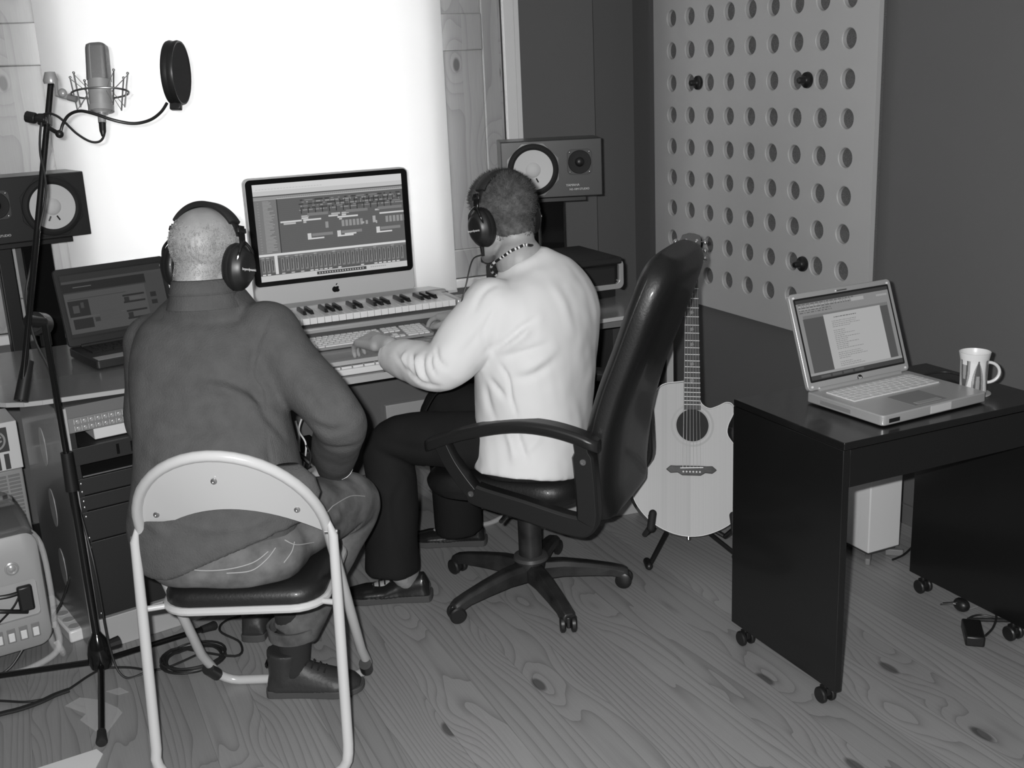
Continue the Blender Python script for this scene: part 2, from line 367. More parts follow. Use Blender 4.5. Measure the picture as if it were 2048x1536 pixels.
# ------------------------------------------------------------------ perforated board on the right wall
def perforated():
    t = thing('perforated_board', 'large pale board drilled with rows of round holes on the dark right wall', 'wall panel', (2.65, 3.58, .575))
    xa, xb = 2.636, 2.654; py, pz = .1355, .1302; y0 = 3.038; z0 = .709; ncol, nrow = 9, 11; R = .0335; n = 24
    mb = MB(); ylo = y0 - py / 2; zlo = z0 - pz / 2
    def cell(cy, cz):
        sq = []
        for j in range(n):
            a = 2 * math.pi * j / n; c, s_ = math.cos(a), math.sin(a); k = 1 / max(abs(c) / (py / 2), abs(s_) / (pz / 2)); sq.append((cy + c * k, cz + s_ * k))
        # add exact corners by snapping the nearest samples
        cs = [(cy + sy * py / 2, cz + sz * pz / 2) for sy in (-1, 1) for sz in (-1, 1)]
        for q in cs:
            i = min(range(n), key=lambda i: (sq[i][0] - q[0]) ** 2 + (sq[i][1] - q[1]) ** 2); sq[i] = q
        ci = [(math.cos(2 * math.pi * j / n), math.sin(2 * math.pi * j / n)) for j in range(n)]
        rings = [[(xa, p[0], p[1]) for p in sq], [(xa, cy + c * (R + .003), cz + s_ * (R + .003)) for c, s_ in ci], [(xa + .003, cy + c * R, cz + s_ * R) for c, s_ in ci], [(xb, cy + c * R, cz + s_ * R) for c, s_ in ci]]
        mb.loft(rings, cap=False)
    for i in range(ncol):
        for j in range(nrow): cell(y0 + i * py, z0 + j * pz)
    yhi = ylo + ncol * py; zhi = zlo + nrow * pz; Y0, Y1, Z0, Z1 = 2.900, 4.262, .577, 2.14
    def q(a, b, c, d): mb.add([(xa, a, c), (xa, b, c), (xa, b, d), (xa, a, d)], [(0, 1, 2, 3)])
    q(Y0, ylo, Z0, Z1); q(yhi, Y1, Z0, Z1); q(ylo, yhi, Z0, zlo); q(ylo, yhi, zhi, Z1)
    mb.add([(x, y, z) for x in (xa, xb) for y in (Y0, Y1) for z in (Z0, Z1)], [(0, 1, 5, 4), (2, 6, 7, 3), (0, 4, 6, 2), (1, 3, 7, 5)])
    part('drilled_board', mb, PANEL, t, world=True, ang=30)
    part('backing_sheet', MB().bb((2.6545, Y0 + .01, Z0 + .01), (2.675, Y1 - .01, Z1 - .01)), BACKING, t, world=True)
    for (c, r) in ((6.5, 6), (1.5, 6), (6.5, 1), (1.5, 1)):     # column from the near side, row from the bottom
        cy, cz = y0 + (c - 0) * py, z0 + (r) * pz
        k = MB(); M = Matrix.Translation((2.6365, cy, cz)) @ Matrix.Rotation(-math.pi / 2, 4, 'Y')
        k.lathe([(.001, 0), (.027, 0), (.0285, .004), (.027, .012), (.015, .017), (.0115, .022), (.0115, .040), (.009, .044), (.001, .045)], 24, M)
        part('fixing_knob', k, BLK, t, world=True)
perforated()

# ------------------------------------------------------------------ studio desk
def studio_desk():
    t = thing('studio_desk', 'wide grey laminate studio desk with rack pedestals under the window', 'desk', (.95, 3.6, 0))
    Z = .76; yf = 3.17
    poly = [(-.16, 3.88), (-.16, 3.42)]
    for i in range(7):
        a = math.radians(180 + 15 * i); poly.append((.02 + .18 * math.cos(a), 3.40 + .225 * math.sin(a)))
    poly += [(.40, yf), (.56, 3.12), (1.38, 3.12), (1.52, yf), (1.92, yf), (1.99, 3.2), (2.03, 3.27), (2.10, 3.88)]
    part('desktop', MB().prism(poly, Z - .013, Z), DESK, t, .002, world=True)
    e = MB(); fr = [V((p[0], p[1] - .0008, Z - .0065)) for p in poly[1:-1]]
    for a, b in zip(fr[:-1], fr[1:]):
        d = (b - a).normalized(); nrm = V((d.y, -d.x, 0)) * .0025
        e.add([a + V((0, 0, -.0063)), b + V((0, 0, -.0063)), b + V((0, 0, .0063)), a + V((0, 0, .0063))] + [p + nrm for p in (a + V((0, 0, -.0063)), b + V((0, 0, -.0063)), b + V((0, 0, .0063)), a + V((0, 0, .0063)))],
              [(4, 5, 6, 7), (0, 4, 7, 3), (1, 2, 6, 5), (0, 1, 5, 4), (3, 7, 6, 2)])
    part('edge_band', e, DESKEDGE, t, world=True, label='light edge band along the desktop')
    # sliding keyboard tray
    part('keyboard_tray', MB().prism([(.60, 3.5), (.60, 3.145), (1.40, 3.145), (1.40, 3.5)], .684, .700), DESK, t, .003, world=True)
    part('tray_edge', MB().bb((.60, 3.141, .680), (1.40, 3.146, .701)), DESKEDGE, t, world=True)
    part('modesty_panel', MB().bb((.50, 3.86, .12), (1.56, 3.88, Z - .03)), PODGREY, t, world=True)
    # rack pedestals
    for side, loc, rz in ((-1, (.070, 3.155, 0), math.radians(11)), (1, (1.545, 3.30, 0), math.radians(-6))):
        Mx = Matrix.Translation(loc) @ rotz(rz); W = .50
        def TB(b): b.v = [tuple(Mx @ V(p)) for p in b.v]; return b
        sx = -.0 if side < 0 else 0
        b = MB(); b.prism([(0, 0), (W, 0), (W, .46), (0, .46)], 0, .095); part('plinth', TB(b), PLINTH, t, .002, world=True, label='light grey plinth')
        for x, vis in ((-.025, side < 0), (W, side > 0)):
            xa, xb = x, x + .025; y0, y1, z0, z1 = -.012, .47, .0, .735
            part('side_panel', TB(MB().bb((xa, y0, z0), (xb, y1, z1))), PODGREY, t, .002, world=True)
            if vis:
                for cz in (.575, .385, .195):  # pale plates stand in for lit backing seen through oval holes
                    Mo = Matrix.Translation((xa - .0015 if side < 0 else xb - .001, .22, cz)) @ Matrix.Rotation(math.pi / 2, 4, 'Y') @ Matrix.Diagonal((1.75, 1, 1, 1))
                    part('oval_hole_plate', TB(MB().lathe([(.034, 0), (.034, .002), (.030, .0025), (.001, .0025)], 36, Mo)), OVALBACK, t, world=True)
            part('panel_edge', TB(MB().bb((xa, y0 - .004, z0 + .002), (xb, y0, z1))), DESKEDGE, t, world=True)
        part('back_board', TB(MB().bb((0, .455, .095), (W, .465, .73))), RACKF, t, world=True)
        for x in (.002, W - .018): part('rack_rail', TB(MB().bb((x, -.002, .10), (x + .016, .004, .70))), RACKF, t, world=True)
        part('pedestal_top', TB(MB().bb((0, 0, .70), (W, .46, .735))), DESK, t, world=True)
studio_desk()
LP = Matrix.Translation((.070, 3.155, 0)) @ rotz(math.radians(11)); RP = Matrix.Translation((1.545, 3.30, 0)) @ rotz(math.radians(-6))

def rack_unit(M, z0, z1, label, kind, mats=RACKF):
    t = thing({'preamp': 'rack_preamp', 'patch': 'rack_patchbay', 'blank': 'rack_unit', 'vent': 'rack_power_amplifier'}[kind], label, 'rack unit', M=M @ Matrix.Translation((.25, 0, z0)))
    h = z1 - z0 - .002; NK = 24
    part('casing', MB().bb((-.22, .004, .002), (.22, .35, h)), BLKM, t)
    fm = GREYM if kind == 'preamp' else RACKF
    part('front_plate', MB().bb((-.247, -.006, .001), (.247, .0035, h + .001)), fm, t, .001)
    if kind == 'preamp':
        for r in range(2):
            for i in range(24):
                x = -.222 + i * .0188; z = h * (.27 + .46 * r); Mk = Matrix.Translation((x, -.006, z)) @ Matrix.Rotation(math.pi / 2, 4, 'X')
                part('knob', MB().lathe([(.0062, 0), (.006, .003), (.004, .004), (.0036, .009), (.001, .0095)], 12, Mk), SILVER, t)
        b = MB()
        for r in range(2):
            for i in range(25): b.bb((-.2318 + i * .0188, -.0068, h * (.14 + .46 * r)), (-.231 + i * .0188, -.006, h * (.46 + .46 * r)))
        part('printed_scale', b, LETTER, t)
    if kind == 'vent':
        b = MB()
        for i in range(8):
            b.bb((-.13 + i * .04, -.0075, h * .2), (-.122 + i * .04, -.006, h * .8))
        part('vent_slots', b, BLKG, t)
        b = MB()
        for i in (2, 3): b.bb((-.128 + i * .04, -.0085, h * .25), (-.124 + i * .04, -.0072, h * .8))
        part('indicator', b, LETTER, t)
    if kind == 'blank':
        for x in (-.238, .238):
            for z in (.012, h - .012): part('screw', MB().ell((x, -.007, z), (.004, .002, .004), n=10, k=6), STEEL, t)
    return t
rack_unit(LP, .660, .703, 'grey rack unit with two rows of small knobs, top of the left pedestal', 'preamp')
rack_unit(LP, .565, .617, 'black rack unit with upright slots below the lit white box in the left pedestal', 'vent')
rack_unit(LP, .477, .527, 'shallow black rack plate, upper of the two shallow plates in the left pedestal', 'blank')
rack_unit(LP, .431, .475, 'shallow black rack plate, lower of the two shallow plates in the left pedestal', 'blank')
rack_unit(LP, .339, .429, 'taller black rack plate below the two shallow ones in the left pedestal', 'blank')
rack_unit(LP, .105, .337, 'big black rack plate just above the light plinth of the left pedestal', 'blank')
b = MB().bb((.075, .03, .6185), (.30, .2, .655)); b.v = [tuple(LP @ V(p)) for p in b.v]
single('white_box', b, WPLAS, 'white box lying on the slotted black rack unit in the left pedestal', 'box', .003)
b = MB(); b.prism([(.02, -.004), (.49, -.004), (.49, .25), (.02, .25)], .529, .533); b.v = [tuple(LP @ V(p)) for p in b.v]
single('rack_shelf', b, STEEL, 'shiny metal shelf under the slotted black rack unit', 'shelf')
rack_unit(RP, .255, .305, 'rack unit with silver knobs between office chair and guitar in the right pedestal', 'preamp')
rack_unit(RP, .19, .25, 'slotted black rack unit low in the right pedestal behind the guitar', 'vent')

# ------------------------------------------------------------------ screen painting helper (rectangles in 0..1)
EM = {}
def em(g):
    g = round(g, 3)
    if g not in EM: EM[g] = mat('screen_tone_%03d' % int(g * 1000), .02, .3, emit=g * 1.2, spec=.2)
    return EM[g]
def screen(name, rects, Mx, w, h, parent, world=False):
    """rects: (u0, v0, u1, v1, tone); later ones lie on top"""
    mb = MB(); mats = []; idx = {}
    for k, (u0, v0, u1, v1, g) in enumerate(rects):
        u0, u1, v0, v1 = max(u0, 0), min(u1, 1), max(v0, 0), min(v1, 1)
        g = round(g, 3)
        if g not in idx: idx[g] = len(mats); mats.append(em(g))
        z = .0002 + k * .000002
        mb.add([Mx @ V((u * w, v * h, z)) for u, v in ((u0, v0), (u1, v0), (u1, v1), (u0, v1))], [(0, 1, 2, 3)], idx[g])
    o = finish(name, mb.v, mb.f, mb.m, mats, parent, 35, 0, world, recalc=False); return o

# ------------------------------------------------------------------ all-in-one computer
def imac():
    Y = 3.72; x0, x1, z0, z1 = .728, 1.297, .828, 1.262; W = x1 - x0; H = z1 - z0
    t = thing('desktop_computer', 'large aluminium all-in-one computer showing a music arrangement, centre of the desk', 'computer', ((x0 + x1) / 2, Y + .08, .76))
    Mf = frame(((x0 + x1) / 2, Y, (z0 + z1) / 2), (1, 0, 0), (0, 0, 1), (0, -1, 0))
    part('casing', MB().prism(rrect(W, H, .02), -.035, 0, Mf), IMAC, t, .003, world=True)
    # black glass frame over the upper part
    gh = z1 - .902; Mg = frame(((x0 + x1) / 2, Y - .0005, .902 + gh / 2 - .002), (1, 0, 0), (0, 0, 1), (0, -1, 0))
    part('glass_bezel', MB().prism(rrect(W - .008, gh - .004, .016), 0, .002, Mg), BLKG, t, world=True)
    sw, sh = .518, .3235; Ms = frame(((x0 + x1) / 2 - sw / 2, Y - .003, .902 + gh / 2 - .002 - sh / 2), (1, 0, 0), (0, 0, 1), (0, -1, 0))
    R = []; r = random.Random(3)
    R.append((0, 0, 1, 1, .30)); R.append((0, .93, 1, 1, .50)); R.append((0, .88, 1, .93, .42)); R.append((0, .872, 1, .884, .06)); R.append((0, .845, 1, .872, .22)); R.append((.15, .835, 1, .85, .34))
    for i in range(22): R.append((.02 + i * .02, .945, .033 + i * .02, .951, .38))
    for i in range(60): R.append((.16 + i * .0138, .852, .163 + i * .0138, .862, .12))
    R.append((0, .28, 1, .84, .085)); R.append((0, .28, .15, .84, .14)); R.append((.145, .28, .152, .84, .03))
    for i in range(38):
        z = .82 - i * .014; R.append((.055, z, .055 + .03 + r.random() * .045, z + .006, .26)); 
        if i % 2: R.append((.02, z, .03, z + .007, .20))
    for i in range(1, 27): R.append((.153, .84 - i * .0205, 1, .8408 - i * .0205, .055))
    def clips(row, spans, g, hh=.017):
        for a, b in spans: R.append((a, .835 - row * .0205 - hh, b, .835 - row * .0205, g))
    for row in range(1, 7):
        g = (.03, .24, .03, .22, .03, .20)[row - 1]
        x = .29 + (row % 3) * .01
        while x < .98:
            ww = r.choice((.012, .018, .03, .055)); clips(row, [(x, x + ww)], g if r.random() < .7 else .16, .012); x += ww + r.choice((.006, .012, .03))
    for i in range(14): R.append((.53 + i * .033, .735, .535 + i * .033, .79, .02)); R.append((.3 + i * .047, .67, .306 + i * .047, .73, .02))
    clips(9, [(.30, .35), (.50, .56), (.57, .62), (.80, .83)], .34); clips(10, [(.30, .345), (.48, .545), (.57, .60)], .42)
    clips(11, [(.16, .30), (.31, .43), (.54, .68), (.83, 1.0)], .48); clips(12, [(.18, .26), (.31, .33), (.55, .57)], .38)
    clips(8, [(.34, .48), (.60, .75), (.82, .99)], .15, .03)
    for a, n in ((.565, 6), (.87, 6)):
        for i in range(n): R.append((a + i * .0255, .50, a + .018 + i * .0255, .565, .22))
    R += [(.455, .50, .475, .565, .22), (.73, .50, .745, .54, .25), (.78, .51, .80, .58, .3), (.80, .50, .81, .53, .3), (.70, .51, .72, .53, .3)]
    for a in (.33, .53, .80): R += [(a, .40, a + .025, .46, .46), (a, .395, a + .11, .41, .50), (a + .03, .425, a + .17, .455, .17)]
    R += [(.58, .41, .66, .425, .46)]
    R.append((0, .262, 1, .285, .52)); R.append((0, .062, 1, .262, .075)); R.append((0, .238, 1, .262, .13))
    R.append((.098, .07, .118, .262, .50))
    for i in range(31):
        x = .012 + i * .0315
        if .085 < x < .12: continue
        R += [(x, .09, x + .022, .235, .14), (x + .008, .11, x + .013, .22, .02), (x + .015, .10, x + .017, .15 + r.random() * .04, .30), (x, .066, x + .022, .078, r.choice((.35, .45, .5, .06)))]
        if r.random() < .5: R.append((x, .242, x + .02, .25, .3))
    R.append((0, 0, 1, .06, .42)); R.append((.37, .018, .71, .05, .04))
    for i in range(18): R.append((.385 + i * .0175, .026, .392 + i * .0175, .042, .35))
    for i in range(8): R.append((.74 + i * .014, .03, .748 + i * .014, .042, .25))
    screen('display', R, Ms, sw, sh, t, True)
    # fruit emblem on the chin
    cx, cz = (x0 + x1) / 2 - .005, .866; lg = MB(); pts = []
    for i in range(40):
        a = 2 * math.pi * i / 40; rr = .0125 * (1 + .10 * math.cos(2 * a)) ; x = rr * math.cos(a) * 1.02; z = rr * math.sin(a)
        z -= .0028 * math.exp(-(x / .004) ** 2) * (1 if z > 0 else -.6)
        dx, dz = x - .0155, z - .002
        if math.hypot(dx, dz) < .0068: q = .0068 / max(math.hypot(dx, dz), 1e-6); x, z = .0155 + dx * q, .002 + dz * q
        pts.append((x, z))
    Me = frame((cx, Y - .0003, cz), (1, 0, 0), (0, 0, 1), (0, -1, 0)); lg.prism(pts, 0, .0008, Me)
    leaf = [(.000, .0135), (.0005, .017), (.003, .0195), (.006, .0205), (.0058, .0175), (.0035, .0145)]; lg.prism(leaf, 0, .0008, Me)
    part('fruit_emblem', lg, BLKG, t, world=True, label='black fruit emblem on the chin')
    ft = MB(); xm = (x0 + x1) / 2
    sec = [((Y + .13), .765), ((Y + .12), .80), ((Y + .06), .93), (Y + .035, .98)]
    ft.prism([(xm - .11, Y - .06), (xm + .11, Y - .06), (xm + .11, Y + .14), (xm - .11, Y + .14)], .7605, .767)
    ft.add([(xm + s * .10, y + d, z) for s in (-1, 1) for d in (0, .012) for y, z in sec], [(0, 1, 2, 3, 7, 6, 5, 4), (8, 12, 13, 14, 15, 11, 10, 9)] + [(i, i + 1, i + 9, i + 8) for i in range(3)] + [(i + 4, i + 12, i + 13, i + 5) for i in range(3)] + [(0, 8, 12, 4), (3, 7, 15, 11)])
    part('stand', ft, ALU, t, world=True)
imac()

# ------------------------------------------------------------------ musical keyboard
def midi_keyboard():
    xr, yf, zb = 1.343, 3.39, .762; nW = 29; kw = .0235; W = nW * kw + .066
    t = thing('music_keyboard', 'silver music keyboard with black and white piano keys in front of the computer', 'keyboard', (xr - W / 2, yf + .1, zb))
    Z = .845; x0 = xr - W
    body = MB(); body.bb((x0, yf - .012, zb), (xr, yf + .215, Z - .032))
    body.bb((x0, yf - .012, Z - .033), (x0 + .040, yf + .215, Z + .002)); body.bb((xr - .022, yf - .012, Z - .033), (xr, yf + .215, Z + .002)); 
    part('case', body, SILVER, t, .006, world=True)
    part('rear_panel', MB().prism([(x0, yf + .142), (xr, yf + .142), (xr - .03, yf + .225), (x0, yf + .225)], Z - .03, Z + .012), SILVER, t, .005, world=True)
    kx = xr - .025 - nW * kw
    for i in range(nW):
        k = MB(); a = kx + i * kw; k.bb((a + .0006, yf - .006, Z - .020), (a + kw - .0006, yf + .142, Z)); part('white_key', k, KEYW, t, .001, world=True)
    for i in range(nW - 1):
        # the top key is C: names from the right
        nm = (nW - 1 - i) % 7   # distance below C
        if nm in (7, 0, 1) and nm != 1 and nm != 0: continue
        # gap to the right of key i: between key with nm and nm-1 ; C-B no black (nm=1), F-E no black (nm=5)
        if nm in (1, 5): continue
        a = kx + (i + 1) * kw; k = MB()
        y0, y1 = yf + .05, yf + .141
        k.add([(a - .006, y0, Z), (a + .006, y0, Z), (a + .006, y1, Z), (a - .006, y1, Z), (a - .0045, y0 + .012, Z + .012), (a + .0045, y0 + .012, Z + .012), (a + .0045, y1, Z + .012), (a - .0045, y1, Z + .012)],
              [(0, 3, 2, 1), (4, 5, 6, 7), (0, 1, 5, 4), (1, 2, 6, 5), (2, 3, 7, 6), (3, 0, 4, 7)]); part('black_key', k, BLK, t, .0008, world=True)
    part('front_strip', MB().bb((x0, yf - .015, zb + .012), (xr, yf - .0115, zb + .035)), DARKG, t, world=True)
midi_keyboard()

def key_grid(M, W, Dp, blocks, unit, kmat, parent, kh=.004):
    """blocks: x0, y0, list of rows of key widths in units"""
    n = 0
    for (bx, by, rows) in blocks:
        for r, row in enumerate(rows):
            x = bx
            for wd in row:
                if wd > 0:
                    b = MB(); b.bb((x + .0012, by + r * unit + .0012, 0), (x + wd * unit - .0012, by + (r + 1) * unit - .0012, kh)); b.v = [tuple(M @ V(p)) for p in b.v]
                    part('key', b, kmat, parent, world=True); n += 1
                x += abs(wd) * unit
    return n
def apple_keyboard():
    xr, y0 = 1.197, 3.275; W, Dp = .43, .114; M = Matrix.Translation((xr - W, y0, .7615)) @ Matrix.Rotation(math.radians(7), 4, 'X')
    t = thing('computer_keyboard', 'thin white full-size computer keyboard under the hand in front of the piano keys', 'computer keyboard', M=M)
    part('plate', MB().prism(rrect(W, Dp, .008, cx=W / 2, cy=Dp / 2), 0, .008), mat('keyboard_plate', .26, .45), t, .001)
    part('rear_foot', MB().bb((.02, Dp - .02, -.012), (W - .02, Dp, 0)), WPLAS, t)
    u = .0188; M2 = M @ Matrix.Translation((0, 0, .008)); bx = .006
    blocks = [(bx, .005, [[1.25, 1, 1.25, 6, 1.25, 1, 1.25, 1.0][:7] + [1.0], [2.2] + [1] * 10 + [1.8], [1.75] + [1] * 11 + [1.25], [1.5] + [1] * 12 + [.5 + 0], [1] * 13 + [1], [1.07] * 13]),
              (bx + 14.45 * u, .005, [[1, 1, 1], [-1, 1], [], [1, 1, 1], [1, 1, 1], [1, 1, 1]]),
              (bx + 17.85 * u, .005, [[2, 1, 1], [1, 1, 1, 1], [1, 1, 1, 1], [1, 1, 1, 1], [1, 1, 1, 1], [1, 1, 1, 1]])]
    n = 0
    for (x0, yy, rows) in blocks:
        for r, row in enumerate(rows):
            x = x0
            for wd in row:
                if wd > 0 and n < 999:
                    part('key', MB().bb((x + .0015, yy + r * u * .93 + .0015, .008), (x + wd * u - .0015, yy + (r + 1) * u * .93 - .0015, .0112)), KEYW, t); n += 1
                x += abs(wd) * u
apple_keyboard()
def tray_keyboard():
    t = thing('computer_keyboard', 'second white keyboard on the sliding tray below the desk edge', 'computer keyboard', (.98, 3.228, .7005))
    part('case', MB().bb((-.28, -.062, 0), (.28, .09, .02)), WPLAS, t, .004)
    u = .036
    for r in range(2):
        for i in range(15): part('key', MB().bb((-.27 + i * u + .001, -.055 + r * .05, .02), (-.27 + (i + 1) * u - .003, -.055 + r * .05 + .043, .027)), KEYW, t, .001)
    for i in range(14): part('key', MB().bb((-.262 + i * u + .001, .052, .02), (-.262 + (i + .6) * u, .08, .03)), DARKG, t, .001)
tray_keyboard()

# ------------------------------------------------------------------ printer
def printer():
    t = thing('printer', 'black and silver desktop printer on the right of the desk behind the white-shirted person', 'printer', (1.79, 3.60, .762), math.radians(-2))
    part('case', MB().bb((-.19, -.135, .035), (.19, .2, .118)), BLKM, t, .012)
    fr = MB(); n = rrect(.43, .125, .02, cx=0, cy=.09)
    part('front_frame', MB().loft([[V((p[0], -.14, p[1])) for p in rrect(.43, .106, .02, cx=.0, cy=.083)], [V((p[0], -.10, p[1])) for p in rrect(.43, .106, .02, cx=.0, cy=.083)], [V((p[0], -.10, p[1])) for p in rrect(.395, .078, .016, cx=.0, cy=.088)], [V((p[0], -.14, p[1])) for p in rrect(.395, .078, .016, cx=.0, cy=.088)]], closed=True), SILVER, t, .002)
    part('front_flap', MB().bb((-.196, -.128, .053), (.196, -.12, .126)), BLKG, t)
    part('scanner_lid', MB().bb((-.207, -.146, .121), (.207, .2, .146)), BLKM, t, .006, label='dark scanner lid')
    part('paper_tray', MB().bb((-.12, -.15, .012), (.10, .05, .028)), SILVER, t, .003)
    part('foot', MB().bb((.11, -.12, 0), (.19, .15, .034)), BLK, t); part('foot', MB().bb((-.19, -.12, 0), (-.13, .15, .034)), BLK, t)
printer()

# ------------------------------------------------------------------ studio loudspeakers with stands
def speaker(cx, cy, zb, ang, side, label, slabel):
    """side: +1 when the woofer is on the viewer's right"""
    t = thing('studio_speaker', label, 'speaker', (cx, cy, zb), ang, 'pair of studio loudspeakers on stands')
    W, H, Dp = .382, .215, .195
    part('cabinet', MB().bb((-W / 2, .0, 0), (W / 2, Dp, H)), SPKBOX, t, .003)
    part('baffle', MB().bb((-W / 2 + .002, -.006, .002), (W / 2 - .002, 0, H - .002)), SPKSHEEN if side < 0 else SPKNOSHEEN, t, .002)
    wx = side * .072 * 1.0; tx = -side * .105
    def face(x, z, d=-.006): return Matrix.Translation((x, d, z)) @ Matrix.Rotation(math.pi / 2, 4, 'X')
    M = face(wx, H / 2 + .0)
    oc = []
    for k in range(8):
        a = math.radians(22.5 + 45 * k); oc.append((.107 * math.cos(a), .107 * math.sin(a)))
    oc = [(max(-.098, min(.098, x)), max(-.098, min(.098, y))) for x, y in oc]
    w_ = part('woofer', MB().prism(oc, 0, .003, M), mat('basket_grey', .16, .3, .4) if side < 0 else BLK, t, .001)
    part('surround', MB().lathe([(.097, .003), (.096, .008), (.091, .012), (.083, .014), (.077, .011), (.0735, .0095)], 48, M, cap=False), BLKM, w_)
    part('cone', MB().lathe([(.0745, .010), (.052, .0075), (.027, .0055)], 48, M, cap=False), WOOFER, w_, label='white cone')
    part('cone_backing', MB().lathe([(.0802, .004), (.001, .0035)], 32, M), BLKM, w_)
    part('dust_cap', MB().lathe([(.0285, .0056), (.026, .008), (.020, .012), (.010, .0145), (.001, .015)], 32, M), WOOFER, w_)
    for s in (-1, 1):
        part('lead_wire', MB().tube([M @ V((s * .010, -.031, .0075)), M @ V((s * .018, -.046, .0085))], .0026, 8), BLK, w_)
    M2 = face(tx, H * .60)
    tw = part('tweeter', MB().prism(rrect(.094, .094, .018), 0, .003, M2), DARKG, t, .001)
    part('tweeter_ring', MB().lathe([(.044, .003), (.042, .005), (.028, .003), (.018, .004)], 32, M2, cap=False), BLKM, tw)
    part('dome', MB().lathe([(.018, .004), (.014, .009), (.007, .012), (.001, .0125)], 24, M2), BLK, tw)
    for a in (-1, 1):
        for b in (-1, 1): part('screw', MB().ell(M2 @ V((a * .037, b * .037, .0035)), (.0035, .002, .0035), n=10, k=6), STEEL, tw)
    M3 = face(tx - .008 * 0, .034, -.0062); 
    b = textmesh('YAMAHA', .0125, M3 @ Matrix.Translation((-.028, .010, 0)), .0003); b2 = textmesh('NS-10M STUDIO', .0105, M3 @ Matrix.Translation((-.003, -.006, 0)), .0003)
    b.add(b2.v, b2.f); part('lettering', b, LETTER, t)
    # stand
    s = thing('speaker_stand', slabel, 'speaker stand', (cx, cy, 0), ang, 'black stands under the studio loudspeakers')
    part('top_plate', MB().bb((-.16, .01, zb - .018), (.13, .18, zb - .001)), BLK, s, .002)
    part('column', MB().bb((-.045 if side < 0 else -.03, .06, .03), (.05 if side < 0 else .07, .15, zb - .018)), BLKG, s, .004)
    part('rear_column', MB().bb((-.09 if side < 0 else -.10, .10, .03), (-.05 if side < 0 else -.05, .14, zb - .018)), BLK, s, .004)
    part('foot_plate', MB().bb((-.15, -.01, 0), (.15, .22, .03)), BLK, s, .003)
TR = D(165, 342, 3.78); a = math.radians(13)
speaker(TR.x - .191 * math.cos(a), TR.y - .191 * math.sin(a), TR.z - .215, a, 1, 'black loudspeaker with white cone behind the microphone stand at the far left', 'black stand under the far left loudspeaker behind the open dark laptop')
TL = V((1.724, 3.876, 1.322)); a = math.radians(-20)
speaker(TL.x + .191 * math.cos(a), TL.y + .191 * math.sin(a), 1.098, a, -1, 'loudspeaker with lettering and white cone on the right beside the window frame', 'black stand under the right loudspeaker behind the printer')

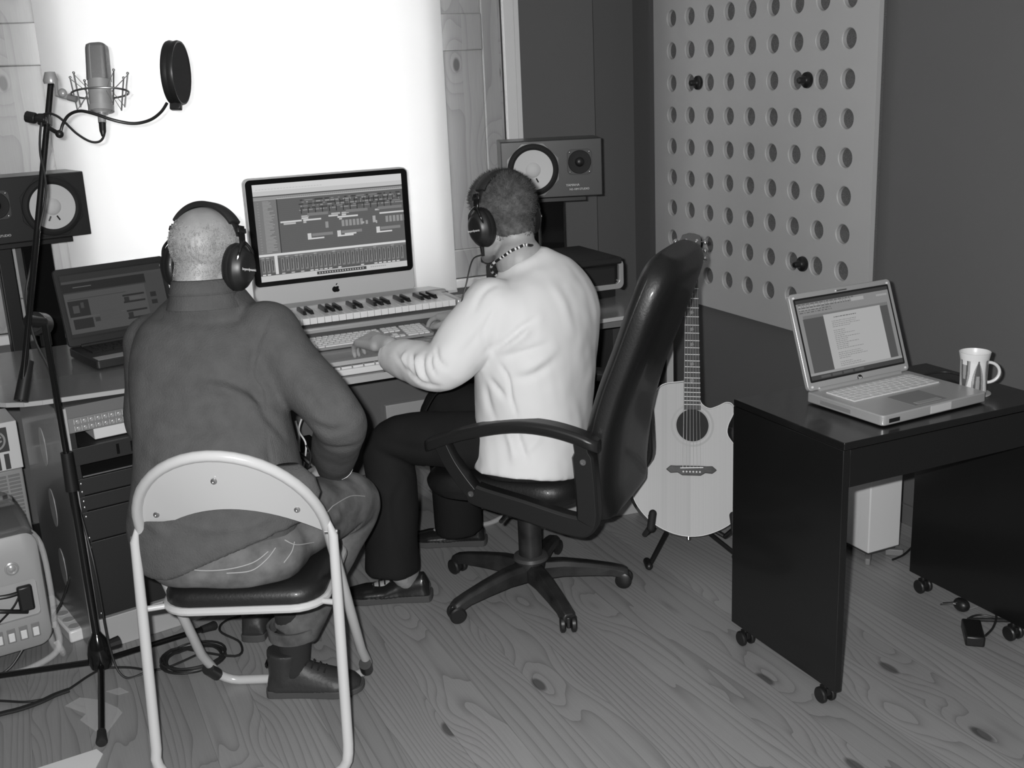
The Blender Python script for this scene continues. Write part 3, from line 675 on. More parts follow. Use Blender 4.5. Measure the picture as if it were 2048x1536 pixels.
# ------------------------------------------------------------------ laptops
def laptop(name, label, M, W, Dp, Hs, tilt, dark, rects, group=None):
    t = thing(name, label, 'laptop', M=M)
    body, key, bez = (mat('dark_laptop_shell', .018, .4), BLK, BLKG) if dark else (SILVER, mat('silver_key', .62, .4), SILVER)
    part('base', MB().prism(rrect(W, Dp, .012), .004, .030), body, t, .003)
    for x in (-1, 1):
        for y in (-1, 1): part('foot', MB().cyl((x * (W / 2 - .03), y * (Dp / 2 - .03), 0), (x * (W / 2 - .03), y * (Dp / 2 - .03), .005), .008, n=12), BLK, t)
    part('keyboard_well', MB().bb((-W * .42, -.01, .0300), (W * .42, Dp * .36, .0306)), BLK if dark else SILVER, t)
    rows = [13, 14, 14, 13, 12, 9]; kh = (Dp * .36 + .006) / 6
    for r, n in enumerate(rows[::-1]):
        kw = W * .83 / n; y = -.008 + r * kh
        for i in range(n):
            x = -W * .415 + i * kw
            part('key', MB().bb((x + .0012, y + .0012, .0306), (x + kw - .0012, y + kh - .0012, .0335)), key, t)
    part('touchpad', MB().bb((-.055, -Dp * .44, .0300), (.055, -.024, .0306)), GREYM if not dark else BLK, t, label=None)
    part('touchpad_buttons', MB().bb((-.04, -Dp * .42, .0306), (.04, -Dp * .36, .0315)), SILVER, t)
    if dark: part('palm_rest', MB().bb((-W / 2 + .01, -Dp / 2 + .003, .0300), (W / 2 - .01, -Dp / 2 + .055, .0306)), SILVER, t)
    if not dark:
        part('port_strip', MB().bb((-W / 2 - .0008, -Dp * .1, .010), (-W / 2 + .002, Dp * .30, .020)), GREYM, t)
        part('front_slot', MB().bb((-W / 2 + .05 - .03, -Dp / 2 - .0008, .010), (-W / 2 + .055, -Dp / 2 + .002, .020)), BLK, t)
        part('latch_plate', MB().bb((-.02, -Dp / 2 - .001, .008), (.05, -Dp / 2 + .001, .027)), IMAC, t)
    # lid
    Ml = Matrix.Translation((0, Dp / 2 - .012, .030)) @ Matrix.Rotation(math.radians(90 - tilt), 4, 'X')   # x right, y up the lid, z toward the user
    lid = part('lid', MB().prism(rrect(W, Hs, .012, cx=0, cy=Hs / 2 + .003), -.012, 0, Ml), body, t, .002)
    sw, sh = W - .034, Hs - (.044 if not dark else .05)
    part('screen_rim', MB().prism(rrect(sw + .010, sh + .010, .004, cx=0, cy=Hs / 2 + .006), 0, .0008, Ml), BLK, lid)
    screen('display', rects, Ml @ Matrix.Translation((-sw / 2, Hs / 2 + .006 - sh / 2, .0008)), sw, sh, lid)
    part('hinge', MB().cyl((-W * .40, Dp / 2 - .010, .031), (W * .40, Dp / 2 - .010, .031), .007, n=14), body, t)
    if not dark:
        for x in (-1, 1):
            for y in (.012, Hs - .008): part('rubber_pad', MB().cyl(Ml @ V((x * (W / 2 - .014), y, 0)), Ml @ V((x * (W / 2 - .014), y, .002)), .003, n=10), LETTER, lid)
        part('emblem', MB().lathe([(.0085, 0), (.0085, .0008), (.0001, .0009)], 24, Ml @ Matrix.Translation((0, .0105, 0))), BLK, lid)
        part('emblem_letters', textmesh('hp', .012, Ml @ Matrix.Translation((0, .0105, .001)), .0002), LETTER, lid)
        part('latch', MB().bb((-.018, -.002, 0), (.018, .002, .003)) if False else MB().box(Ml @ V((0, Hs - .006, .001)), (.036, .004, .003)), STEEL, lid)
    return t
# right laptop: text document
R = [(0, 0, 1, 1, .12), (0, .955, 1, 1, .025), (0, .80, 1, .955, .17), (0, .085, .045, .80, .17), (.965, .085, 1, .80, .17), (0, .055, 1, .085, .22), (0, 0, 1, .055, .03), (.04, .085, .96, .76, .055)]
r = random.Random(5)
for y in (.945, .92, .90, .868, .84): 
    x = .02
    while x < (.6 if y > .88 else .35): wd = r.uniform(.01, .04); R.append((x, y - .008, x + wd, y + .003, .07 if y != .92 else .28)); x += wd + .012
R += [(.58, .885, .72, .93, .26), (.86, .89, .98, .915, .24), (.02, .875, .25, .885, .25)]
R.append((.255, .085, .875, .775, .30))
y = .73; rows = [(.22, 1), None, (.24, 0), (.23, 0), (.27, 0), (.17, 0), None, (.11, 0), (.11, 0), (.2, 0), (.1, 0), (.24, 0), (.12, 0), (.11, 0), (.22, 0), (.12, 0), (.11, 0), (.26, 0), None, (.22, 0), (.24, 0), (.28, 0), (.11, 0), None, (.12, 0), (.2, 0), (.24, 0)]
yy = .72
for q in rows:
    if q is not None:
        x = .36 if q[1] else .33; xe = x + q[0] * 1.1
        while x < xe: wd = r.uniform(.008, .028); R.append((x, yy, min(x + wd, xe), yy + (.010 if q[1] else .007), .07 if q[1] else .14)); x += wd + .006
    yy -= .0235
for i in range(4): R.append((.10 + i * .12, .012, .20 + i * .12, .042, .06))
LA = math.radians(3.2)
lc = V((2.0, 2.085, .700))
laptop('laptop_computer', 'open silver laptop showing a typed page on the black wheeled desk', Matrix.Translation(lc) @ rotz(LA), .358, .265, .255, 20, False, R)
# left laptop: web page, dark
R = [(0, 0, 1, 1, .055), (0, .90, 1, 1, .025), (0, .86, 1, .90, .06), (0, .72, .82, .86, .012), (0, .70, .82, .72, .035), (0, .05, .80, .70, .075), (0, 0, 1, .05, .02), (.10, .785, .28, .80, .10), (.03, .60, .6, .61, .04)]
R += [(.02, .32, .22, .58, .015), (.06, .38, .12, .50, .06), (.14, .45, .17, .54, .05), (.04, .12, .23, .28, .015), (.25, .20, .30, .27, .03), (.56, .42, .78, .45, .015), (.56, .53, .78, .56, .015), (.57, .45, .62, .52, .02), (.57, .15, .78, .18, .015), (.57, .27, .78, .30, .015), (.58, .18, .63, .26, .02), (.84, .46, .90, .54, .015), (.84, .34, .90, .41, .015), (.02, .30, .55, .305, .12)]
for i in range(9): R.append((.63, .47 + (i % 3) * .015, .63 + r.uniform(.05, .12), .474 + (i % 3) * .015, .12)); R.append((.3, .2 + i * .02, .3 + r.uniform(.1, .22), .204 + i * .02, .06))
R = [q[:4] + (q[4] * .62,) for q in R]
dirv = V((.966, .259, 0)); fl = V((.185, 3.425, .76))
lc2 = fl + dirv * .178 + V((-.259, .966, 0)) * .125
laptop('laptop_computer', 'open dark laptop showing a dim web page on the left of the desk', Matrix.Translation((lc2.x, lc2.y, .7605)) @ rotz(math.radians(14)), .356, .25, .245, 14, True, R)

# ------------------------------------------------------------------ black wheeled desk, mug, coaster
def caster(parent, x, y, top, r, wbk=.02):
    c = part('caster', MB().cyl((x, y, r), (x, y, top), .008, n=12).box((x, y, r * 1.5), (.012, .03, r * .9)), BLK, parent, .001)
    for s in (-1, 1):
        part('wheel', MB().lathe([(.001, -.006), (r * .85, -.006), (r, -.003), (r, .003), (r * .85, .006), (.001, .006)], 24, Matrix.Translation((x + s * .014, y, r)) @ Matrix.Rotation(math.pi / 2, 4, 'Y')), BLK, c)
def black_desk():
    X0, X1, Y0, Y1, Z = 1.681, 2.351, 1.905, 2.337, .70
    t = thing('computer_desk', 'small black wooden desk on casters in front of the right wall', 'desk', (X0, Y0, 0))
    w, d = X1 - X0, Y1 - Y0
    part('top', MB().bb((0, 0, Z - .018), (w, d, Z)), BLACKW, t, .002)
    part('side_panel', MB().bb((0, .002, .05), (.02, d, Z - .019)), BLACKW, t, .0015)
    part('side_panel', MB().bb((w - .02, .002, .05), (w, d, Z - .019)), BLACKW, t, .0015)
    part('drawer', MB().bb((.022, .004, Z - .115), (w - .022, .022, Z - .021)), BLACKW, t, .0015)
    part('drawer_box', MB().bb((.024, .022, Z - .11), (w - .024, d - .06, Z - .03)), BLKM, t)
    part('back_rail', MB().bb((.02, d - .03, Z - .12), (w - .02, d - .012, Z - .019)), BLACKW, t)
    for x in (.012, w - .012):
        for y in (.05, d - .05): caster(t, x if x < .1 else x, y, .05, .021)
black_desk()
def mug():
    c = at(1945, 784, 'z', .704); t = thing('mug', 'white mug with grey petal pattern on a coaster beside the silver laptop', 'mug', (c.x, c.y, .7045), math.radians(-30))
    prof = [(.030, 0), (.0325, .002), (.0335, .01), (.0338, .05), (.0345, .085), (.0375, .100), (.039, .108), (.0375, .1085), (.035, .098), (.032, .07), (.031, .008), (.001, .005)]
    n = 240; fine = []
    for (a, b) in zip(prof[:-1], prof[1:]):
        k = 26 if abs(b[1] - a[1]) > .02 else 3
        for i in range(k): fine.append((a[0] + (b[0] - a[0]) * i / k, a[1] + (b[1] - a[1]) * i / k))
    fine.append(prof[-1]); outer = 2 * 2 + 2 * 10 + 10
    mb = MB(); mb.lathe(fine, n); mi = []
    for k in range(len(mb.f)):
        ring = k // n; j = k % n
        if ring >= len(fine) - 1: mi.append(0); continue
        r_, z = fine[ring]; u = (j / n * 6) % 1; row = int(j / n * 6); tone = 0
        if ring < len(fine) * .55 and .004 < z < .088:
            c0 = abs(u - .5) * 2
            zz = z if row % 2 == 0 else .09 - z
            wdt = .9 * (1 - ((zz - .02) / .07) ** 2) if zz > .02 else .9
            if c0 < wdt: tone = 2
            if c0 < wdt * .62: tone = 1
            if c0 < wdt * .30 and zz < .05: tone = 2
            if zz < .012 and c0 < .4: tone = 0
        mi.append(tone)
    mb.m = mi; part('cup', mb, [WPLAS, mat('mug_dark_grey', .10, .3), mat('mug_mid_grey', .32, .3)], t, ang=50)
    h = [V((.034 + .030 * math.sin(a), 0, .052 + .027 * math.cos(a))) for a in [math.radians(q) for q in range(0, 181, 15)]]
    part('handle', MB().tube([V((.033, 0, .079))] + h + [V((.032, 0, .024))], .0052, 12, flat=.8), WPLAS, t)
    single('coaster', MB().lathe([(.044, 0), (.045, .002), (.044, .0035), (.001, .0035)], 40, Matrix.Translation((c.x, c.y, .7006))), PLINTH, 'round pale coaster under the patterned mug', 'coaster', loc=(c.x, c.y, .7006))
mug()

# ------------------------------------------------------------------ white column heater behind the desk
def column():
    t = thing('white_cabinet', 'tall white box-shaped cabinet on dark feet behind the black desk', 'cabinet', (2.335, 2.519, 0), 0)
    part('body', MB().bb((0, 0, .035), (.13, .17, .64)), WPLAS, t, .004)
    part('base', MB().bb((.01, .01, .025), (.12, .16, .036)), DARKG, t)
    for x, y in ((0, 0), (.13, 0), (0, .17), (.13, .17)):
        sx = -1 if x < .05 else 1; sy = -1 if y < .05 else 1
        b = MB(); b.prism([(0, -.01), (.055, -.008), (.055, .008), (0, .01)], 0, .022, Matrix.Translation((x - sx * .03, y - sy * .03, 0)) @ rotz(math.atan2(sy, sx))); part('foot', b, GREYM, t, .003)
column()

# ------------------------------------------------------------------ folding chair
CO = V((.517, 2.694, 0)); CTH = .448
def folding_chair():
    M = Matrix.Translation(CO) @ rotz(-CTH)
    t = thing('folding_chair', 'cream tubular folding chair with black seat under the grey-sweatered person', 'chair', M=M)
    w, vt, zt, r = .415, -.485, .82, .0125
    def hv(z): return vt * z / zt
    # hoop: floor bar at the front, up both sides, arched top
    top = [(w / 2 * math.cos(a), .60 + (zt - .60) * math.sin(a)) for a in [math.pi * i / 24 for i in range(25)]]
    pts = [(.0, .013, .013)] + [(w / 2 - .06, .013, .013)]
    for i in range(1, 6): a = math.pi / 2 * i / 5; pts.append((w / 2 - .06 + .06 * math.sin(a), .013 - .03 * (1 - math.cos(a)), .013 + .06 * (1 - math.cos(a))))
    for z in (.15, .3, .45): pts.append((w / 2, hv(z), z))
    for x, z in top: pts.append((x, hv(z), z))
    for z in (.45, .3, .15): pts.append((-w / 2, hv(z), z))
    for i in range(4, -1, -1): a = math.pi / 2 * i / 5; pts.append((-(w / 2 - .06 + .06 * math.sin(a)), .013 - .03 * (1 - math.cos(a)), .013 + .06 * (1 - math.cos(a))))
    part('hoop_frame', MB().tube(pts, r, 14, closed=True), CREAM, t)
    # rear legs: from the hinge down to the near floor bar
    wl = w + .03; vh = hv(.60) - .012; vr = -.43
    pts = [(wl / 2 - .008, vh, .62), (wl / 2, vh - .002, .585)]
    for z in (.4, .2, .09): pts.append((wl / 2, vh + (vr - vh) * (1 - z / .6), z))
    for i in range(0, 6): a = math.pi / 2 * i / 5; pts.append((wl / 2 - .06 * (1 - math.cos(a)), vr, .072 - .06 * math.sin(a)))
    full = pts + [(-p[0], p[1], p[2]) for p in pts[::-1]]
    R_ = [.004, .011] + [r] * (len(full) - 4) + [.011, .004]
    part('leg_frame', MB().tube(full, R_, 14), CREAM, t)
    for s in (-1, 1):
        part('hinge_rivet', MB().cyl((s * (w / 2 - .004), vh + .004, .592), (s * (wl / 2 + .010), vh + .004, .592), .006, n=12), STEEL, t)
    # seat
    z0 = .417; sw = .37
    sp = rrect(sw, .36, .07, 6, 0, -.205)
    part('seat_rim', MB().tube([V((p[0], p[1], z0)) for p in sp], .010, 10, closed=True), CREAM, t)
    rings = []
    for k, (sc_, z) in enumerate(((.97, z0 + .002), (1.0, z0 + .012), (.995, z0 + .030), (.95, z0 + .043), (.8, z0 + .049), (.3, z0 + .050))):
        rings.append([V((p[0] * sc_, -.205 + (p[1] + .205) * sc_, z)) for p in sp])
    part('seat', MB().loft(rings), LEATHER, t, ang=60, label='black padded seat')
    for s in (-1, 1):
        part('seat_pivot', MB().cyl((s * (sw / 2 - .005), -.35, z0 + .0), (s * (wl / 2 + .005), -.365, z0 + .0), .007, n=12), CREAM, t)
        part('seat_bracket', MB().cyl((s * (sw / 2 - .005), -.20, z0 - .006), (s * (w / 2 + .002), hv(.385), .385), .008, n=12), CREAM, t)
        part('rubber_ring', MB().tube([V((s * (w / 2 - .006), -.010 + .005, .042)), V((s * w / 2, hv(.085) , .085))], .0165, 14), BLK, t)
    # curved back panel between the tubes, bent forwards-hollow
    nu, nv = 24, 8; vs = []; 
    for side in (0, 1):
        for i in range(nu + 1):
            u = -1 + 2 * i / nu; x = u * (w / 2 - .012)
            ztop = .60 + (zt - .014 - .60) * math.sqrt(max(0, 1 - (x / (w / 2 - .002)) ** 2)); zbot = .685 - .085 * u * u - .010
            zbot = min(zbot, ztop - .002)
            for j in range(nv + 1):
                z = zbot + (ztop - zbot) * j / nv; bow = .035 * (1 - u * u)
                vs.append((x, hv(z) - bow * .5 * (1 - j / nv) - .002 + side * .006, z))
    fs = []; q = nv + 1; off = (nu + 1) * q
    for i in range(nu):
        for j in range(nv):
            a = i * q + j; fs.append((a, a + 1, a + q + 1, a + q)); fs.append((off + a, off + a + q, off + a + q + 1, off + a + 1))
    for i in range(nu): fs.append((i * q, (i + 1) * q, off + (i + 1) * q, off + i * q)); fs.append((i * q + nv, off + i * q + nv, off + (i + 1) * q + nv, (i + 1) * q + nv))
    b = MB(); b.add(vs, fs); part('back_panel', b, CREAM, t, ang=60)
    for x, z in ((0, .755), (-.155, .66), (.155, .66)):
        Ms = Matrix.Translation((x, hv(z) - .004 - .010 * (1 - (x / .2) ** 2), z)) @ Matrix.Rotation(math.pi / 2, 4, 'X')
        part('screw', MB().lathe([(.007, 0), (.006, .003), (.003, .0035), (.0028, .001), (.0001, .001)], 16, Ms), STEEL, t)
folding_chair()

# ------------------------------------------------------------------ office chair
OC = V((1.32, 2.88, 0)); OH = math.radians(133)
OM = frame(OC, (math.sin(OH), -math.cos(OH), 0), (math.cos(OH), math.sin(OH), 0), (0, 0, 1))   # x: sitter's right, y: forward
def office_chair():
    t = thing('office_chair', 'high-backed black leather office chair on a five-star base with casters', 'chair', M=OM)
    # star base
    hub = part('hub', MB().lathe([(.001, .075), (.045, .075), (.05, .09), (.048, .115), (.036, .125), (.001, .125)], 32), BASEP, t)
    base_dirs = []
    inv = OM.inverted()
    for w_ in ((1.03, 2.81), (1.31, 2.59), (1.615, 2.76), (1.51, 3.13), (1.15, 3.13)):
        p = inv @ V((w_[0], w_[1], 0)); base_dirs.append(math.atan2(p.y, p.x))
    a0 = base_dirs[0]
    for k in range(5):
        a = a0 + k * 2 * math.pi / 5; c, s = math.cos(a), math.sin(a); prof = [(.03, .105, .030, .055), (.10, .104, .026, .05), (.18, .092, .023, .042), (.25, .078, .021, .034), (.285, .068, .022, .034), (.30, .060, .018, .028)]
        rings = []
        for (rr, z, hw, hh) in prof:
            rings.append([V((rr * c - u * s, rr * s + u * c, zz)) for u, zz in ((-hw, z - hh), (hw, z - hh), (hw, z - hh * .3), (hw * .6, z), (-hw * .6, z), (-hw, z - hh * .3))])
        leg = part('base_arm', MB().loft(rings), BASEP, t, .003)
        cx, cy = .288 * c, .288 * s; pr = .7 + k * 1.3; px, py = math.cos(pr), math.sin(pr)
        cs = part('caster', MB().box((cx, cy, .035), (.012, .034, .034), rotz(pr).to_3x3().to_4x4()).cyl((cx, cy, .03), (cx, cy, .06), .008, n=10), BLK, leg, .003)
        for sd in (-1, 1):
            Mw = Matrix.Translation((cx + sd * .016 * px, cy + sd * .016 * py, .0255)) @ rotz(pr) @ Matrix.Rotation(math.pi / 2, 4, 'Y')
            part('wheel', MB().lathe([(.001, -.008), (.021, -.008), (.0255, -.004), (.0255, .005), (.02, .0085), (.001, .009)], 24, Mw), BLK, cs)
    part('column_shroud', MB().lathe([(.036, .12), (.036, .26), (.034, .262), (.031, .262), (.03, .24)], 32, cap=False), BASEP, t)
    part('hub_ring', MB().lathe([(.055, .114), (.052, .124), (.04, .128), (.034, .128)], 32, cap=False), mat('worn_grey_plastic', .06, .4), t)
    part('gas_column', MB().cyl((0, 0, .06), (0, 0, .36), .025, n=24), BLK, t)
    part('tilt_plate', MB().bb((-.09, -.14, .355), (.09, .12, .375)), BLK, t, .003)
    part('tilt_knob', MB().cyl((0, .17, .335), (0, .17, .375), .03, n=20), BLK, t)
    part('lever', MB().tube([(0, -.02, .35), (-.2, -.02, .345), (-.26, -.02, .34)], .006, 10), BLK, t)
    # seat cushion
    co, no, fs = remesh(MB().loft([[V((p[0] * s, (p[1]) * s + .012, z)) for p in rrect(.50, .49, .11, 6)] for s, z in ((.86, .372), (.97, .385), (1.0, .41), (.99, .435), (.93, .455), (.7, .462))]), .01, 6)
    k = co[:, 2] > .42
    co[k, 2] += .02 * np.clip((co[k, 1] - .15) / .15, 0, 1) * -1
    part_ = finish('seat', [V(p) for p in co], fs, None, LEATHER, t, 180, recalc=False)
    # back: padded shell following a curved spine
    spine = [(-.30, .345), (-.285, .44), (-.300, .58), (-.335, .71), (-.385, .84), (-.43, .96), (-.462, 1.045), (-.475, 1.082)]
    wid = [.38, .46, .49, .49, .49, .48, .42, .28]; th = [.07, .095, .10, .10, .10, .105, .10, .06]
    S = smooth([(0, a, b) for a, b in spine], 5); Wd = smooth1(wid, 5); Th = smooth1(th, 5); rings = []
    for i, p in enumerate(S):
        tt = (S[min(i + 1, len(S) - 1)] - S[max(i - 1, 0)]).normalized(); nrm = V((1, 0, 0)).cross(tt).normalized(); ring = []
        for j in range(32):
            a = 2 * math.pi * j / 32; c, s = math.cos(a), math.sin(a); e = .55
            x = math.copysign(abs(c) ** e, c) * Wd[i] / 2; y = math.copysign(abs(s) ** e, s) * Th[i] / 2
            ring.append(p + V((x, 0, 0)) + nrm * y)
        rings.append(ring)
    co, no, fs = remesh(MB().loft(rings), .008, 6)
    finish('backrest', [V(p) for p in co], fs, None, LEATHER, t, 180, recalc=False)
    for s in (-1, 1):    # piping seams round the shell
        sm = [S[i] + V((s * (Wd[i] / 2 * .985), 0, 0)) + V((0, .015, 0)) for i in range(2, len(S) - 3)]
        part('seam', MB().tube(sm, .0035, 8), LEATHER, t)
    # arm loops
    for s in (-1, 1):
        x = s * .275
        pad = smooth([(x, .19, .560), (x, .15, .577), (x, .05, .612), (x, -.08, .640), (x, -.18, .640), (x, -.27, .622), (x, -.325, .600)], 5)
        rr = []
        for i, p in enumerate(pad):
            q = i / (len(pad) - 1); hw = .030 * min(1, .5 + 6 * min(q, 1 - q)); rr.append([p + V((u * hw, 0, v_)) for u, v_ in ((-.8, -.022), (.8, -.022), (1, -.012), (1, .004), (.7, .012), (-.7, .012), (-1, .004), (-1, -.012))])
        arm = part('armrest', MB().loft(rr), BLK, t, .003)
        lp = smooth([(x, .140, .572), (x, .11, .51), (x, .06, .442), (x, .03, .422), (x, -.10, .396), (x, -.24, .366), (x, -.285, .378), (x, -.288, .46), (x, -.282, .55), (x, -.275, .612)], 5)
        rings = []
        for i, p in enumerate(lp):
            tt = (lp[min(i + 1, len(lp) - 1)] - lp[max(i - 1, 0)]).normalized(); nrm = V((1, 0, 0)).cross(tt).normalized(); h = .022 + .009 * (1 if 12 < i < 42 else 0)
            rings.append([p + V((u * .022, 0, 0)) + nrm * (v_ * h) for u, v_ in ((-1, -.8), (-.7, -1), (.7, -1), (1, -.8), (1, .8), (.7, 1), (-.7, 1), (-1, .8))])
        part('arm_loop', MB().loft(rings), BLK, arm, .001)
        for y, z in ((.05, .430), (-.284, .555)):
            part('screw', MB().lathe([(.009, 0), (.0085, .002), (.005, .002), (.0045, .0005), (.0001, .0005)], 18, Matrix.Translation((x + s * .0225, y, z)) @ Matrix.Rotation(s * math.pi / 2, 4, 'Y')), STEEL, arm)
        part('arm_bracket', MB().bb((min(x, x - s * .09), -.1, .385), (max(x, x - s * .09), .0, .40)), BLK, t)
office_chair()

# ------------------------------------------------------------------ acoustic guitar on its stand
def guitar():
    P0 = V((1.862, 2.815, .088)); P1 = V((2.088, 3.150, .985)); up = (P1 - P0).normalized()
    lat = RT - up * RT.dot(up); lat.normalize(); nrm = lat.cross(up).normalized()       # nrm points to the viewer
    if nrm.dot(FW) > 0: nrm = -nrm
    M = frame(P0, lat, up, nrm)
    t = thing('acoustic_guitar', 'pale-topped acoustic cutaway guitar leaning on a stand beside the office chair', 'guitar', M=M)
    k = .00164
    px = [(1381, 1074), (1341, 1067), (1302, 1046), (1272, 1011), (1262, 973), (1267, 934), (1289, 895), (1309, 863), (1301, 831), (1306, 795), (1323, 771), (1358, 764), (1374, 763), (1390, 770), (1397, 792), (1403, 808), (1418, 817), (1435, 812), (1452, 804), (1464, 807), (1468, 822), (1456, 850), (1455, 870), (1470, 893), (1492, 934), (1500, 973), (1490, 1011), (1461, 1046), (1421, 1067)]
    out = [((x - 1381) * k, (1074 - y) * k) for x, y in px]
    out = [(p.x, p.y) for p in smooth([(a, b, 0) for a, b in out], 5, closed=True)]
    T = .09
    part('body', MB().prism(out, -T, 0), BODYW, t, .003)
    part('soundboard', MB().prism([(x * .985, .162 + (y - .162) * .985) for x, y in out], .0, .0025), SPRUCE, t, .001, label='pale spruce top')
    part('binding', MB().tube([V((x * .994, .162 + (y - .162) * .994, .002)) for x, y in out], .0016, 6, closed=True), WHITE, t)
    hc = ((1384 - 1381) * k, (1074 - 853) * k)
    Mh = Matrix.Translation((hc[0], hc[1], .0026))
    part('sound_hole', MB().lathe([(.053, 0), (.001, .0002)], 40, Mh), mat('hole_dark', .02, .8), t)
    part('rosette', MB().lathe([(.0535, 0), (.0535, .0006), (.0575, .0006), (.0575, 0)], 48, Mh, cap=False).lathe([(.064, 0), (.064, .0006), (.071, .0006), (.071, 0)], 48, Mh, cap=False), PLINTH, t)
    # neck, fingerboard, frets
    fb0, fb1 = (1074 - 822) * k, .895; x0 = (1383 - 1381) * k
    def fw(y): return .056 + (.043 - .056) * (y - fb0) / (fb1 - fb0)
    def fx(y): return x0 + (-.004) * (y - fb0) / (fb1 - fb0)
    part('neck', MB().loft([[V((fx(y) + fw(y) / 2 * math.cos(a), y, .002 - (.022 if y > .52 else .06) * math.sin(a))) for a in [math.pi * i / 10 for i in range(11)]] for y in (.505, .515, .53, .7, fb1)]), BODYW, t)
    part('fingerboard', MB().loft([[V((fx(y) - fw(y) / 2, y, .003)), V((fx(y) + fw(y) / 2, y, .003)), V((fx(y) + fw(y) / 2, y, .009)), V((fx(y) - fw(y) / 2, y, .009))] for y in (fb0, fb1)]), ROSE, t, .0005)
    scale = fb1 - (1074 - 942) * k; fr = MB()
    for i in range(1, 21):
        y = fb1 - scale * (1 - 2 ** (-i / 12.));
        if y < fb0 + .003: break
        part('fret', MB().bb((fx(y) - fw(y) / 2, y - .0011, .009), (fx(y) + fw(y) / 2, y + .0011, .0105)), FRETM, t)
    for i in (3, 5, 7, 9, 12, 15):
        y = fb1 - scale * (1 - 2 ** (-(i - .5) / 12.)); part('inlay', MB().box((fx(y), y, .0091), (.012, .010, .0006), rotz(.5)), GREYM, t)
    part('nut', MB().bb((fx(fb1) - .022, fb1, .003), (fx(fb1) + .022, fb1 + .005, .011)), WHITE, t)
    hs = [(-.022, fb1), (.022, fb1), (.031, fb1 + .035), (.034, fb1 + .10), (.029, fb1 + .112), (.01, fb1 + .118), (-.01, fb1 + .118), (-.029, fb1 + .112), (-.034, fb1 + .10), (-.031, fb1 + .035)]
    head = part('headstock', MB().prism([(x + fx(fb1), y) for x, y in hs], -.010, .004), mat('headstock_veneer', .09, .2, coat=.5), t, .002)
    for s in (-1, 1):
        for y in (.035, .062, .092):
            part('tuning_peg', MB().cyl((fx(fb1) + s * .018, fb1 + y, .004), (fx(fb1) + s * .018, fb1 + y, .012), .0042, n=12), CHROME, head)
            part('tuner_knob', MB().cyl((fx(fb1) + s * .03, fb1 + y, -.006), (fx(fb1) + s * .044, fb1 + y, -.006), .0022, n=8).ell((fx(fb1) + s * .050, fb1 + y, -.006), (.0075, .009, .004), n=14, k=8), CHROME, head)
    part('head_inlay', MB().bb((fx(fb1) - .004, fb1 + .045, .004), (fx(fb1) + .004, fb1 + .085, .0046)), STEEL, head)
    # bridge
    by = (1074 - 942) * k; bxc = (1382 - 1381) * k
    bp = [(-.083, 0), (-.068, .013), (-.05, .012), (-.03, .013), (.03, .013), (.05, .012), (.068, .013), (.083, 0), (.068, -.012), (.045, -.010), (.030, -.019), (-.030, -.019), (-.045, -.010), (-.068, -.012)]
    bg = part('bridge', MB().prism([(bxc + x, by + y) for x, y in bp], .0025, .009), ROSE, t, .002)
    part('saddle', MB().box((bxc, by + .006, .0105), (.075, .003, .004), rotz(.04)), WHITE, bg)
    for i in range(6): part('bridge_pin', MB().ell((bxc - .027 + i * .0108, by - .007, .0098), (.0033, .0033, .0025), n=12, k=6), WHITE, bg)
    for i in range(6):
        f = (i - 2.5) / 5
        part('string', MB().cyl((bxc + f * .058, by + .004, .0115), (fx(fb1) + f * .036, fb1 + .003, .0112), .0005 + .00012 * (5 - i), n=6), STEEL, t)
    part('strap_button', MB().cyl((0, .0, -.045), (0, -.010, -.045), .006, n=12), CHROME, t)
    # stand
    s = thing('guitar_stand', 'black guitar stand with padded yokes under the acoustic guitar', 'guitar stand', (1.90, 2.92, 0))
    for sg, px_ in ((-1, (1295, 1050)), (1, (1462, 1050))):
        c = P0 + lat * (sg * .135) + up * .035
        e = c + nrm * .045
        part('yoke', MB().tube([c - nrm * .12 - up * .03, c - up * .012 + nrm * .0, e - up * .012, e + up * .03], .0085, 12), BLK, s, world=True)
        part('padded_tip', MB().limb([e - up * .012 + nrm * .003, e + up * .035 + lat * (-sg * .006) + nrm * .003], [.0125, .0125], sub=3), BLKM, s, world=True)
        ft = V((e.x + sg * .02, e.y - .04, .012)); part('leg', MB().tube([V((1.93, 2.99, .11)), c - nrm * .12 - up * .03], .008, 10).tube([V((1.93, 2.99, .11)), V((ft.x - (.0 if sg < 0 else 0), ft.y + .02, .014))], .008, 10), BLK, s, world=True)
        part('rubber_foot', MB().limb([V((ft.x, ft.y + .02, .014)), V((ft.x - sg * .01, ft.y + .05, .018))], [.0125, .012], sub=3), BLK, s, world=True)
    part('spine', MB().cyl((1.93, 2.99, .11), (2.06, 3.20, .42), .009, n=12), BLK, s, world=True)
    part('rear_leg', MB().cyl((1.93, 2.99, .11), (2.05, 3.22, .012), .009, n=12), BLK, s, world=True)
guitar()

